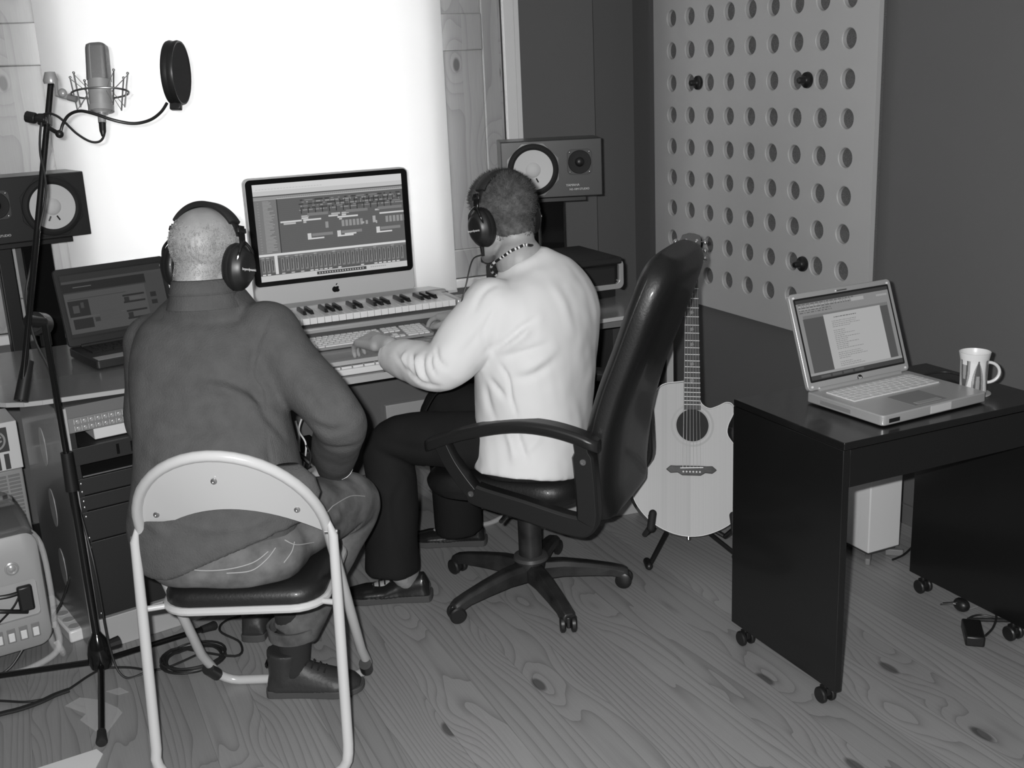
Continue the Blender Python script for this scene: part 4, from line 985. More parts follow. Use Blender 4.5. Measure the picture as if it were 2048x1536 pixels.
# ------------------------------------------------------------------ microphone stand with boom, microphone, pop filter
def mic_set():
    hub = V((.058, 2.985, .0)); t = thing('microphone_stand', 'black tripod microphone stand with boom standing left of the folding chair', 'microphone stand', hub)
    pt = V((.052, 2.985, 1.00))
    part('hub', MB().lathe([(.012, .035), (.028, .04), (.032, .055), (.032, .085), (.024, .12), (.014, .135), (.012, .14)], 24, Matrix.Translation(hub)), BLKG, t, world=True)
    part('hub_knob', MB().cyl(hub + V((.02, .01, .09)), hub + V((.055, .02, .09)), .014, .017, n=10), BLK, t, world=True)
    for tip in ((.024, 2.640, .012), (.385, 3.125, .012), (-.30, 3.145, .012)):
        d = (V(tip) - (hub + V((0, 0, .05)))); part_ = part('leg', MB().cyl(hub + V((0, 0, .055)) + d * .06, V(tip), .0085, n=14), BLKG, t, world=True)
        e = V(tip); part('rubber_foot', MB().tube([e - d * .12, e - d * .05, e + d * .0, e + d * .015], [.011, .0125, .0145, .012], 14), BLKM, part_, world=True)
    part('lower_tube', MB().cyl(hub + V((0, 0, .06)), V((.055, 2.985, .60)), .0105, n=16), BLKG, t, world=True)
    part('tube_clutch', MB().cyl(V((.055, 2.985, .555)), V((.055, 2.985, .66)), .017, .015, n=16), BLK, t, world=True)
    part('upper_tube', MB().cyl(V((.055, 2.985, .60)), pt, .008, n=16), BLKG, t, world=True)
    c = D(87, 648, 3.02)
    part('boom_clutch', MB().cyl(D(88, 645, 3.0), D(54, 642, 2.955), .016, n=14).cyl(c + RT * -.012 + FW * -.03, c + RT * -.012 + FW * .02, .032, n=26).cyl(c - V((0, 0, .06)), c + V((0, 0, .01)), .014, n=14), BLK, t, world=True)
    part('clutch_face', MB().cyl(c + RT * -.012 - FW * .036, c + RT * -.012 - FW * .029, .024, n=24), mat('clutch_face', .03, .2), t, world=True)
    lo = D(42, 802, 2.93); hi = D(103, 158, 3.0)
    bo = part('boom_tube', MB().cyl(lo, hi, .0085, n=14), BLKG, t, world=True)
    part('boom_grip', MB().cyl(D(56, 722, 2.955), lo, .0155, .0185, n=16), BLK, bo, world=True)
    part('boom_collar', MB().lathe([(.001, 0), (.019, .0), (.021, .008), (.017, .02), (.013, .03), (.001, .031)], 20, Matrix.Translation(hi - UP * .012)), SILVER, bo, world=True)
    # shock mount + microphone
    mc = D(200, 182, 2.97); upv = (UP * .985 - RT * .07).normalized(); rt = (RT - upv * RT.dot(upv)).normalized(); fw = upv.cross(rt)
    M = frame(mc, rt, -fw if False else rt.cross(upv) * -1, upv)
    M = frame(mc, rt, upv.cross(rt), upv)
    s = thing('shock_mount', 'silver spider shock mount holding the microphone on the boom', 'microphone mount', M=M)
    sc = 2.97 / FPX
    ring = [V((.075 * math.cos(a), .055 * math.sin(a), -.006)) for a in [2 * math.pi * i / 28 for i in range(28)]]
    part('outer_ring', MB().tube(ring, .0028, 8, closed=True), STEEL, s)
    part('inner_ring', MB().lathe([(.031, -.055), (.0335, -.055), (.0335, -.040), (.031, -.040)], 28, cap=False), SILVER, s)
    arms = [(-.070, 0), (-.048, -.034), (.048, -.034), (.070, 0), (-.048, .034), (.048, .034)]
    for x, y in arms:
        part('prong', MB().tube([V((x * .9, y * .9, -.048)), V((x, y, -.004)), V((x * 1.10, y * 1.1, .040))], .0022, 6).ell((x * 1.10, y * 1.1, .042), (.0038,) * 3, n=10, k=6), STEEL, s)
        part('elastic_cord', MB().tube([V((x * 1.1, y * 1.1, .038)), V((x * .45, y * .5, -.002)), V((x * .9, y * .9, -.046))], .0011, 5), GREYM, s)
    part('swivel_arm', MB().tube([V((-.075, 0, -.006)), V((-.092, 0, -.010)), V((-.115, 0, -.002)), (M.inverted() @ (hi + RT * .012))], .0065, 10).ell((-.098, -.006, .0), (.012, .010, .012), n=16, k=8), SILVER, s)
    part('swivel_knob', MB().cyl((-.085, -.004, -.012), (-.062, -.004, -.02), .008, n=10), GREYM, s)
    m_ = thing('condenser_microphone', 'silver large-diaphragm microphone held upright in the shock mount', 'microphone', M=M)
    part('body', MB().lathe([(.001, -.062), (.018, -.062), (.020, -.056), (.0285, -.050), (.030, -.02), (.030, .028), (.001, .028)], 32), SILVER, m_, ang=50)
    rings = [[V((p[0], p[1], z)) for p in rrect(.056 * k, .050 * k, .012)] for z, k in ((.028, 1.02), (.05, 1.0), (.112, .96), (.121, .90), (.125, .72))]
    part('grille', MB().loft(rings), mat('mic_mesh', .28, .4, .6, bump=(900, .8, .001)), m_, ang=60)
    part('grille_rib', MB().tube([V((-.012, -.0258, .028)), V((-.0118, -.0252, .11)), V((-.011, -.02, .122))], .0018, 6), SILVER, m_)
    part('connector', MB().cyl((0, 0, -.062), (0, 0, -.085), .0105, n=18), SILVER, m_)
    part('plug', MB().cyl((0, 0, -.083), (0, 0, -.108), .0095, .0085, n=18).cyl((0, 0, -.108), (0, 0, -.122), .0085, .0045, n=14), BLK, m_)
    inv = lambda *q: [D(*p) for p in q]
    single('microphone_cable', MB().tube(smooth(inv((208, 262, 2.97), (206, 276, 2.965), (196, 284, 2.96), (178, 282, 2.955), (152, 266, 2.95), (128, 243, 2.95), (112, 231, 2.95), (95, 227, 2.955), (84, 238, 2.965), (80, 300, 2.968), (92, 380, 2.968), (76, 470, 2.965), (60, 540, 2.96), (52, 600, 2.955), (70, 680, 2.95), (100, 745, 2.955), (112, 820, 2.955), (134, 900, 2.975), (142, 960, 3.01)), 6) + smooth([D(142, 960, 3.01), V((.078, 2.975, .35)), V((.085, 2.97, .1)), V((.11, 2.95, .008)), V((.179, 2.955, .006)), V((.23, 2.95, .006)), V((.33, 2.99, .006))], 6), .0032, 8), CABLE, 'thin black cable looping from the microphone down its stand to the floor', 'cable', loc=hub)
    # pop filter
    pc = D(352, 146, 3.0); pr = .083
    n = (-FW * .02 + RT * .99).normalized(); u_ = UP; u_ = (u_ - n * u_.dot(n)).normalized(); v_ = n.cross(u_)
    Mp = frame(pc, v_, u_, n); p_ = thing('pop_filter', 'round black pop filter on a gooseneck clamped to the microphone boom', 'pop filter', M=Mp)
    part('hoop', MB().lathe([(pr - .004, -.015), (pr, -.016), (pr + .002, -.010), (pr, -.002), (pr, .002), (pr + .002, .010), (pr, .016), (pr - .004, .015)], 48, cap=False), BLK, p_)
    part('front_mesh', MB().lathe([(pr - .003, .0145), (.001, .0155)], 48), POPM, p_); part('rear_mesh', MB().lathe([(pr - .003, -.0145), (.001, -.0155)], 48), POPM, p_)
    part('hoop_clamp', MB().box((0, -pr - .006, 0), (.020, .022, .030)), BLK, p_, .003)
    I = Mp.inverted(); L = lambda *q: [I @ D(*p) for p in q]
    part('gooseneck', MB().tube(smooth(L((334, 206, 3.0), (322, 224, 2.99), (300, 240, 2.97), (268, 247, 2.95), (230, 241, 2.93), (190, 228, 2.92), (160, 222, 2.92), (138, 230, 2.93), (126, 248, 2.94), (121, 266, 2.945)), 6), .0042, 10), BLK, p_)
    part('gooseneck_end', MB().ell(I @ D(119, 268, 2.945), (.011, .011, .011), n=14, k=8).tube(L((119, 268, 2.945), (98, 256, 2.955)), .006, 8), BLK, p_)
    part('clamp', MB().box(I @ D(90, 240, 2.99), (.03, .03, .03)).cyl(I @ D(92, 240, 2.965), I @ D(70, 236, 2.965), .009, n=10), BLK, p_, .003)
    part('clamp_screw', MB().cyl(I @ D(72, 237, 2.965), I @ D(52, 233, 2.965), .015, n=9), BLK, p_, .002)
mic_set()

# ------------------------------------------------------------------ left under the desk: tower computer, boxes, power strip, cables on the floor
def tower(name, label, M, W, Dp, H, detail=True):
    t = thing(name, label, 'computer', M=M)
    side = mat('tower_side_' + ('a' if detail else 'b'), .05, .3, coat=.3)
    n = rrect(W, H, .045, 7, 0, .045 + H / 2)
    part('casing', MB().loft([[V((p[0], y, p[1])) for p in n] for y in (.012, Dp)]), side, t, .003)
    # face plate with an opening; built as a frame of strips round it
    ow, oz0, oz1 = .084, .145, .255; cx = .0; fb = MB(); z0, z1 = .045, .045 + H
    outl = rrect(W - .012, H - .012, .04, 8, 0, .045 + H / 2); k = len(outl)
    ins = []
    for (x, z) in outl:
        dx, dz = x, z - (oz0 + oz1) / 2; m_ = max(abs(dx) / (ow), abs(dz) / ((oz1 - oz0) / 2)); ins.append((dx / m_, dz / m_ + (oz0 + oz1) / 2))
    ins2 = rrect(ow * 2, oz1 - oz0, .012, 8, 0, (oz0 + oz1) / 2)
    R_ = [[V((p[0], y, p[1])) for p in q] for q, y in ((outl, .012), (outl, .002), ([(x * .97, .045 + H / 2 + (z - .045 - H / 2) * .97) for x, z in outl], -.002), (ins2, -.002), (ins2, .010))]
    part('front_plate', MB().loft(R_, cap=False), MAC, t, ang=50)
    part('opening_floor', MB().bb((-ow, .008, oz0), (ow, .012, oz1)), PLINTH, t)
    if detail:
        Mb = Matrix.Translation((.028, -.002, .30)) @ Matrix.Rotation(math.pi / 2, 4, 'X')
        part('power_button', MB().lathe([(.019, 0), (.019, .003), (.015, .005), (.013, .002), (.012, .002), (.008, .005), (.001, .006)], 28, Mb), SILVER, t)
        for i in range(4):
            x = .062 - i * .032; part('slot_rim', MB().bb((x - .011, -.0035, .082), (x + .011, -.001, .124)), GREYM, t, .001); part('slot', MB().bb((x - .008, -.0060, .086), (x + .008, -.003, .112)), WPLAS, t, .003)
        for i, pth in enumerate((((-.08, .005, .235), (.0, -.006, .225), (.05, .0, .225)), ((-.08, .0, .205), (-.01, -.01, .185), (.05, .003, .16)), ((-.03, .003, .148), (.015, -.008, .19), (.045, .002, .23)))):
            part('plugged_lead', MB().tube(smooth([V(p) for p in pth], 6), .0065 if i < 2 else .003, 8), BLK, t)
        part('plug', MB().box((.050, -.004, .205), (.040, .020, .075)), BLK, t, .006)
    # clear plastic skirt, feet and handles
    sk = [V((x, y, z)) for x, y, z in ((-W / 2 - .006, .02, .10), (-W / 2 - .008, -.004, .05), (-W / 2 + .02, -.02, .018), (0, -.035, .006), (W / 2 - .02, -.02, .018), (W / 2 + .008, -.004, .05), (W / 2 + .006, .02, .10))]
    part('clear_skirt', MB().tube(smooth(sk, 5), .009, 10, flat=1.0), CLEAR, t)
    for s in (-1, 1):
        part('clear_side_band', MB().tube(smooth([V((s * (W / 2 + .003), .01, .09)), V((s * (W / 2 + .008), .0, .2)), V((s * (W / 2 + .003), .01, H - .01)), V((s * (W / 2 - .03), .03, H + .045))], 5), .008, 8), CLEAR, t)
        part('foot', MB().tube(smooth([V((s * W / 2, .0, .05)), V((s * (W / 2 + .01), -.012, .012)), V((s * W / 2, .06, .0095)), V((s * W / 2, .12, .05))], 5), .009, 8), CLEAR, t)
        part('handle', MB().tube(smooth([V((s * (W / 2 - .02), .02, H + .02)), V((s * (W / 2 - .03), .05, H + .065)), V((s * (W / 2 - .03), .15, H + .07)), V((s * (W / 2 - .02), .2, H + .03))], 5), .010, 8), CLEAR, t)
    part('top_cover', MB().loft([[V((x, y, z)) for x, y, z in ((-W / 2 + .01, yy, H + .03), (W / 2 - .01, yy, H + .03), (W / 2 - .02, yy, H + zz), (-W / 2 + .02, yy, H + zz))] for yy, zz in ((.0, .052), (.06, .085), (.22, .085), (.3, .05))]), SMOKE, t, .01)
tower('tower_computer', 'graphite tower computer with clear skirt and leads, at the left edge', Matrix.Translation((-.155, 3.165, 0)) @ rotz(math.radians(9)), .22, .40, .355)
tower('tower_computer', 'tower computer with clear plastic skirt behind the office chair column', Matrix.Translation((1.40, 3.47, 0)) @ rotz(math.radians(-6)), .19, .32, .355, False)
def boxes():
    t = thing('grille_case', 'pale case with a fine grille front behind the graphite tower', 'case', (-.21, 3.66, 0), math.radians(9))
    part('case', MB().bb((-.22, 0, 0), (.145, .2, .425)), SILVER, t, .004)
    for r_ in range(16):
        for c_ in range(5):
            if r_ * 5 + c_ < 80: part('grille_slot', MB().bb((-.06 + c_ * .040, -.002, .215 + r_ * .0125), (-.026 + c_ * .040, .0, .223 + r_ * .0125)), GREYM, t)
    b = thing('cardboard_box', 'white box printed with a striped round emblem on the grille case', 'box', (-.21, 3.66, .4265), math.radians(9))
    part('carton', MB().bb((-.22, .0, 0), (.15, .18, .155)), WPLAS, b, .002)
    part('emblem_square', MB().bb((.035, -.0015, .062), (.118, 0, .140)), DARKG, b)
    Me = Matrix.Translation((.078, -.0018, .101)) @ Matrix.Rotation(math.pi / 2, 4, 'X')
    part('emblem_ring', MB().lathe([(.027, 0), (.027, .001), (.033, .001), (.033, 0)], 32, Me, cap=False), SILVER, b)
    for i in (-1, 0, 1): part('emblem_bar', MB().box(Me @ V((0, i * .013, .0005)), (.048, .001, .0055), Matrix.Rotation(.45 * -1, 4, 'Y')), SILVER, b)
    for i in range(3): part('printed_bar', MB().bb((.045 + i * .027, -.0015, .004), (.060 + i * .027, 0, .054)), DARKG, b)
boxes()
def strip():
    t = thing('power_strip', 'white power strip on the floor beside the graphite tower', 'power strip', (.005, 3.30, 0), math.radians(14))
    part('housing', MB().bb((-.028, -.05, 0), (.022, .25, .038)), WPLAS, t, .006)
    for i in range(4): part('socket', MB().cyl((-.003, -.02 + i * .055, .038), (-.003, -.02 + i * .055, .0395), .017, n=20), PLINTH, t)
strip()
G = lambda *q: smooth([at(x, y, 'z', .006) for x, y in q], 6)
single('tower_cable', MB().tube(smooth([D(147, 960, 3.22), D(147, 1080, 3.30), D(140, 1150, 3.28), D(120, 1210, 3.22), D(90, 1250, 3.18), D(55, 1285, 3.15), at(25, 1330, 'z', .02), at(0, 1350, 'z', .006), at(-30, 1370, 'z', .006)], 6), .0036, 8), CABLE, 'black cable hanging in a curve in front of the graphite tower', 'cable')
single('floor_cable', MB().tube(G((-40, 1400), (10, 1402), (60, 1403), (120, 1388), (180, 1350), (210, 1337), (260, 1335), (310, 1344)), .0034, 8), CABLE, 'black cable crossing the floor behind the front leg of the microphone stand', 'cable')
single('velcro_strap', MB().tube(G((-40, 1440), (0, 1428), (40, 1418), (80, 1404), (110, 1390), (138, 1380)), .010, 8, flat=.5), BLKM, 'thick black strap lying on the floor at the left edge', 'strap')
cp = []
for i in range(150):
    a = 2 * math.pi * i / 30 + 2.2; tt = i / 149; rr = .080 + .008 * math.sin(i * .37); c0 = at(388, 1322, 'z', .006)
    cp.append(c0 + V((rr * 1.05 * math.cos(a) + .004 * math.sin(i * .21), rr * .95 * math.sin(a) + .005 * math.cos(i * .17), .004 + .007 * (i // 30) * .5)))
cp += smooth([cp[-1], at(470, 1312, 'z', .02), at(480, 1285, 'z', .012), at(440, 1262, 'z', .03), at(455, 1240, 'z', .006), at(520, 1222, 'z', .006)], 6)[1:]
single('coiled_cable', MB().tube(cp, .0034, 7), CABLE, 'coil of thin black cable on the floor behind the folding chair', 'cable', loc=at(388, 1322, 'z', 0))
single('paper_sheet', MB().prism([(-.26, 2.60), (.010, 2.63), (.022, 2.60), (-.05, 2.42), (-.3, 2.42)], .0005, .0025), WPLAS, 'white sheet of paper on the floor at the bottom left corner', 'paper')
t = thing('pale_floor_patch', 'thin pale translucent patches on the floor left of the folding chair', 'plastic film', (-.02, 2.82, 0))
PATCHM = glass('translucent_patch', .75, .25, .30)  # see-through pale tone for the thin floor patches
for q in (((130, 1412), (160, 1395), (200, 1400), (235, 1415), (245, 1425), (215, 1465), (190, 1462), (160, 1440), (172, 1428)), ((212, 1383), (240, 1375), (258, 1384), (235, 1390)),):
    part('pale_patch', MB().prism([tuple(at(x, y, 'z', .001))[:2] for x, y in q], .0008, .0014), PATCHM, t, world=True)
# things lying under the black desk
def desk_floor():
    a = thing('power_adapter', 'black power adapter brick on the floor by the right side of the black desk', 'power adapter', at(1945, 1275, 'z', 0), math.radians(50))
    part('brick', MB().bb((-.055, -.025, 0), (.055, .025, .030)), BLK, a, .005)
    part('lead', MB().tube(smooth([V((.054, 0, .012)), V((.10, .0, .006)), V((.13, -.04, .006)), V((.10, -.12, .006))], 6), .003, 8), CABLE, a)
    p = thing('mains_plug', 'round black plug with shiny pins near the adapter brick', 'plug', at(1922, 1222, 'z', 0))
    part('plug_body', MB().ell((0, 0, .02), (.019, .026, .02), n=18, k=10), BLK, p)
    part('pin', MB().cyl((-.015, .004, .03), (-.06, .014, .034), .0025, n=8), CHROME, p)
    part('pin', MB().cyl((-.015, .012, .022), (-.06, .022, .026), .0025, n=8), CHROME, p)
    part('label_tag', MB().bb((.02, -.01, .004), (.055, .02, .006)), SILVER, p)
    for n, q, r_, l in (('mains_lead', ((1935, 1240), (1965, 1240), (2000, 1241), (2040, 1240), (2090, 1230)), .006, 'thick black lead lying beside the right castor of the black desk'), ('thin_lead', ((1970, 1210), (1985, 1225), (1992, 1240), (1985, 1262), (1970, 1278)), .003, 'thin black lead looping over the thick one by the adapter'), ('heater_lead', ((1785, 1120), (1810, 1108), (1832, 1085), (1860, 1050)), .0035, 'black lead running from the white cabinet along the wall')):
        single(n, MB().tube([p_ + V((0, 0, r_ * (3.2 if n == 'thin_lead' else .2))) for p_ in G(*q)], r_, 8), CABLE, l, 'cable')
desk_floor()
single('laptop_lead', MB().tube(smooth([V((2.19, 2.20, .715)), V((2.24, 2.215, .712)), V((2.29, 2.20, .712)), V((2.30, 2.13, .712)), V((2.33, 2.15, .706))], 6), .003, 8), CABLE, 'black lead behind the patterned mug on the black desk', 'cable')
# behind / under the centre of the desk
t = thing('cable_cover_box', 'pale box on the grey panel under the centre of the desk', 'cable box', (1.27, 3.84, .30))
part('cover', MB().bb((1.187, 3.83, .31), (1.42, 3.859, .385)), PLINTH, t, .003, world=True)
single('power_supply_box', MB().bb((.70, 3.42, .28), (.84, 3.6, .40)), BLK, 'black power supply box hanging among cables under the desk', 'power supply', .006)
for k, (pts, r_, m_, l) in enumerate(((((590, 842), (597, 870), (598, 900), (604, 945)), .005, WPLAS, 'thick white cable hanging under the desk behind the grey sweater'), (((603, 838), (598, 862), (612, 890), (606, 940)), .003, WPLAS, 'thin white cable hanging beside the thick white one'), (((628, 840), (640, 870), (646, 895), (636, 925), (620, 940)), .006, CABLE, 'looping black cable right of the white cables under the desk'), (((595, 905), (610, 918), (630, 935)), .008, CABLE, 'bundled black cable slanting across the white cables'), (((612, 890), (622, 910), (618, 935)), .003, CABLE, 'thin black cable dropping from the power supply box'))):
    single(('white_cable', 'white_cable', 'black_cable', 'cable_bundle', 'black_cable')[k], MB().tube(smooth([D(x, y, 3.62 - .02 * k) for x, y in pts], 6), r_, 8), m_, l, 'cable')

# ------------------------------------------------------------------ people
def hand(mb, M, side, curl=.35, spread=1.0):
    """M: origin wrist, y toward the fingers, z back of the hand; side: +1 thumb toward +x"""
    T = lambda x, y, z: M @ V((side * x, y, z))
    mb.limb([T(0, -.03, 0), T(0, .02, 0)], [.026, .027], 12, 3)
    for x in (-.028, -.009, .010, .029): mb.limb([T(x * .75, .012, 0), T(x, .088, .003)], [.0175, .0128], 10, 3)
    for x, L, y0 in ((.030, .072, .088), (.010, .080, .092), (-.010, .074, .089), (-.029, .058, .082)):
        a = curl * .7; p = V((x, y0, .002)); pts = [p.copy()]; dx = x * .12 * spread
        for sg, l in enumerate((.42, .32, .26)):
            p = p + V((dx * l * 2, math.cos(a) * L * l, -math.sin(a) * L * l)); pts.append(p.copy()); a += curl * (1.0, .9, .6)[sg]
        mb.limb([T(*q) for q in pts], [.0098, .0092, .0085, .0075], 10, 4)
    mb.limb([T(.022, .018, -.006), T(.046, .048, -.014), T(.054, .076, -.022), T(.052, .100, -.028)], [.0150, .0125, .0110, .0088], 10, 4)
def head_mb(mb, M, neck_to, nr=.056):
    T = lambda *p: M @ V(p); R3 = M.to_3x3().to_4x4()
    mb.ell(T(0, -.008, .052), (.077, .097, .084), R3, 28, 18); mb.ell(T(0, .012, .035), (.073, .086, .078), R3, 24, 14)
    mb.ell(T(0, .04, -.015), (.058, .056, .082), R3, 24, 14)
    for s in (-1, 1): mb.limb([T(s * .055, -.002, -.035), T(s * .050, .03, -.065), T(s * .018, .072, -.088)], [.024, .024, .02], 12, 4)
    mb.ell(T(0, .076, -.088), (.022, .018, .016), R3); mb.limb([T(0, .094, .022), T(0, .106, .0), T(0, .114, -.022)], [.007, .009, .0125], 10, 4)
    for s in (-1, 1):
        mb.ell(T(s * .011, .103, -.026), (.009, .009, .007), R3); mb.ell(T(s * .038, .070, -.018), (.024, .022, .020), R3)
        mb.ell(T(s * .079, -.010, .002), (.0075, .017, .031), R3); mb.ell(T(s * .083, -.017, .006), (.0055, .013, .026), R3)
    mb.limb([T(-.042, .080, .042), T(0, .092, .040), T(.042, .080, .042)], [.011, .012, .011], 10, 4)
    mb.ell(T(0, .094, -.050), (.022, .010, .006), R3); mb.ell(T(0, .092, -.060), (.019, .010, .006), R3)
    mb.limb([T(0, -.028, -.005), T(0, -.034, -.05), M @ V((0, -.03, -.09)) * .5 + V(neck_to) * .5, V(neck_to)], [.056, .053, nr, nr + .012], 22, 6)
def headphones(M, label, s_side, cable=None):
    t = thing('headphones', label, 'headphones', M=M)
    cs = lambda a: V((.101 * math.cos(a), -.012 - .01 * math.sin(a), (.045 + .092 * math.sin(a))))
    def strip(a0, a1, wd, th, off=0, n=24):
        rings = []
        for i in range(n + 1):
            a = a0 + (a1 - a0) * i / n; p = cs(a); nr = V((math.cos(a) / .101, 0, math.sin(a) / .092)).normalized(); w_ = V((0, wd / 2, 0))
            rings.append([p + nr * (off - th / 2) - w_ * .8, p + nr * (off - th / 2) + w_ * .8, p + nr * off + w_, p + nr * (off + th / 2) + w_ * .75, p + nr * (off + th / 2) - w_ * .75, p + nr * off - w_])
        return rings
    part('headband', MB().loft(strip(math.radians(15), math.radians(165), .024, .004, .003)), BLK, t)
    part('headband_pad', MB().loft(strip(math.radians(35), math.radians(145), .034, .013, .004)), BLKM, t, ang=60)
    for s in (-1, 1):
        Mc = Matrix.Translation((s * .088, -.006, .0)) @ Matrix.Rotation(s * math.pi / 2, 4, 'Y') @ Matrix.Scale(1, 4)
        S = Matrix.Diagonal((1.22, .92, 1, 1))
        c = part('ear_cup', MB().lathe([(.001, .006), (.043, .006), (.044, .012), (.041, .020), (.034, .026), (.030, .033), (.022, .036), (.001, .037)], 36, Mc @ S), BLK, t, ang=50)
        part('cushion', MB().lathe([(.020, -.012), (.036, -.014), (.044, -.009), (.046, -.001), (.043, .007), (.020, .007)], 36, Mc @ S), LEATHER, c, ang=60)
        part('yoke', MB().tube(smooth([V((s * .110, -.034, .004)), V((s * .116, -.030, .035)), V((s * .110, -.012, .058)), V((s * .116, .012, .038)), V((s * .112, .022, .004))], 5), .0035, 8), BLKG, t)
        part('slider', MB().box((s * .105, -.013, .072), (.006, .016, .045), Matrix.Rotation(s * -.18, 4, 'Y')), BLKG, t, .001)
        part('slider_stop', MB().box((s * .101, -.013, .083), (.010, .028, .012), Matrix.Rotation(s * -.25, 4, 'Y')), BLK, t, .002)
        Mt = Matrix.Translation((s * .1265, -.006, -.004)) @ (Matrix.Rotation(math.pi / 2, 4, 'X') if False else Matrix(((0, 0, s, 0), (s, 0, 0, 0), (0, 1, 0, 0), (0, 0, 0, 1))))
        part('lettering', textmesh('beyerdynamic', .0085, Mt, .0002), LETTER, c)
    if cable:
        part('cable_boot', MB().cyl((s_side * .098, .004, -.05), (s_side * .096, .008, -.078), .0065, .004, n=12), BLK, t)
        I = M.inverted(); part('cable', MB().tube(smooth([V((s_side * .096, .008, -.075))] + [I @ p for p in cable], 6), .0022, 7), CABLE, t)
    return t
def hframe(o, heading, pitch, roll=0):
    h = math.radians(heading); p = math.radians(pitch); f = V((math.cos(h) * math.cos(p), math.sin(h) * math.cos(p), -math.sin(p))); r = V((math.sin(h), -math.cos(h), 0)); u = r.cross(f)
    M = frame(o, r, f, u); return M @ Matrix.Rotation(math.radians(roll), 4, 'Y')
def section(c, heading, hw, hd, n=28, e=.85, tilt=None):
    h = math.radians(heading); r = V((math.sin(h), -math.cos(h), 0)); f = V((math.cos(h), math.sin(h), 0)); 
    if tilt: u = V(tilt).normalized(); r = (r - u * r.dot(u)).normalized(); f = u.cross(r)
    out = []
    for j in range(n):
        a = 2 * math.pi * j / n; c_, s_ = math.cos(a), math.sin(a)
        out.append(V(c) + r * (math.copysign(abs(c_) ** e, c_) * hw) + f * (math.copysign(abs(s_) ** e, s_) * hd))
    return out
def torso(secs, sub=4, shrink=0):
    """secs: (centre, heading, hw, hd)"""
    C_ = smooth([s[0] for s in secs], sub); H = smooth1([s[1] for s in secs], sub); W = smooth1([s[2] for s in secs], sub); Dd = smooth1([s[3] for s in secs], sub)
    rings = []
    for i, c in enumerate(C_):
        t = (C_[min(i + 1, len(C_) - 1)] - C_[max(i - 1, 0)]).normalized(); t = (t * .6 + V((0, 0, 1)) * .4).normalized()
        rings.append(section(c, H[i], W[i] - shrink, Dd[i] - shrink, tilt=t))
    return rings
def eye_parts(parent, M):
    for s in (-1, 1):
        part('eye', MB().ell(M @ V((s * .031, .083, .016)), (.0125,) * 3, None, 14, 10).ell(M @ V((s * .031, .0925, .016)), (.005,) * 3, None, 10, 6, 1), [WHITE, DARKG], parent, world=True)
def hair_shell(co, no, fs, M, dens, thick, parent, m_, seed, strands=0, slen=.012, name='hair'):
    I = M.inverted(); A = np.array(I); L = co @ A[:3, :3].T + A[:3, 3]; rnd = random.Random(seed)
    near = (np.abs(L[:, 0]) < .1) & (np.abs(L[:, 1]) < .13) & (L[:, 2] > -.12) & (L[:, 2] < .16); keep = []; cand = []
    for f in fs:
        if not near[f[0]]: continue
        c = L[list(f)].mean(0); d = dens(c)
        (cand.append(f) if d > .08 and rnd.random() < d else None)
        if thick and d > .55: keep.append(f)
    idx = sorted({i for f in keep for i in f}); mp = {i: k for k, i in enumerate(idx)}
    vs = []
    for i in idx:
        p = L[i]; n_ = noise.noise(V(p * 160)) * .5 + noise.noise(V(p * 60)) * .5
        vs.append(co[i] + no[i] * (thick * min(1, dens(p) * 1.3) + .0012 * n_ + .0006))
    fcs = [tuple(mp[i] for i in f) for f in keep]
    sv, sf = [], []
    if strands:
        for _ in range(strands):
            f = rnd.choice(cand); i = f[0]; p = V(co[i]) + V(((rnd.random() - .5) * .005, (rnd.random() - .5) * .005, (rnd.random() - .5) * .005)); n_ = V(no[i]); d = ((n_ * (1.0 if thick else .25)) + V((rnd.gauss(0, .4), rnd.gauss(0, .4), rnd.gauss(0, .3) - (.1 if thick else .8))) + UP * (.25 if thick else 0)).normalized()
            s_ = d.cross(V((rnd.gauss(0, 1), rnd.gauss(0, 1), rnd.gauss(0, 1)))).normalized() * (.0009 if thick else .0004); l_ = slen * (.5 + rnd.random() * .7) * (.4 + .6 * max(0, min(1, (L[i][2] + .03) / .12)))
            b = len(vs) + len(sv); q = p + n_ * thick * .5; s2 = d.cross(s_).normalized() * .0009; sv += [q + s_, q - s_, q + s2, q + d * l_]; sf += [(b, b + 1, b + 3), (b + 1, b + 2, b + 3), (b + 2, b, b + 3)]
    o = finish(name, [V(p) for p in vs] + sv, fcs + sf, None, m_, parent, 180, 0, True, recalc=False); return o

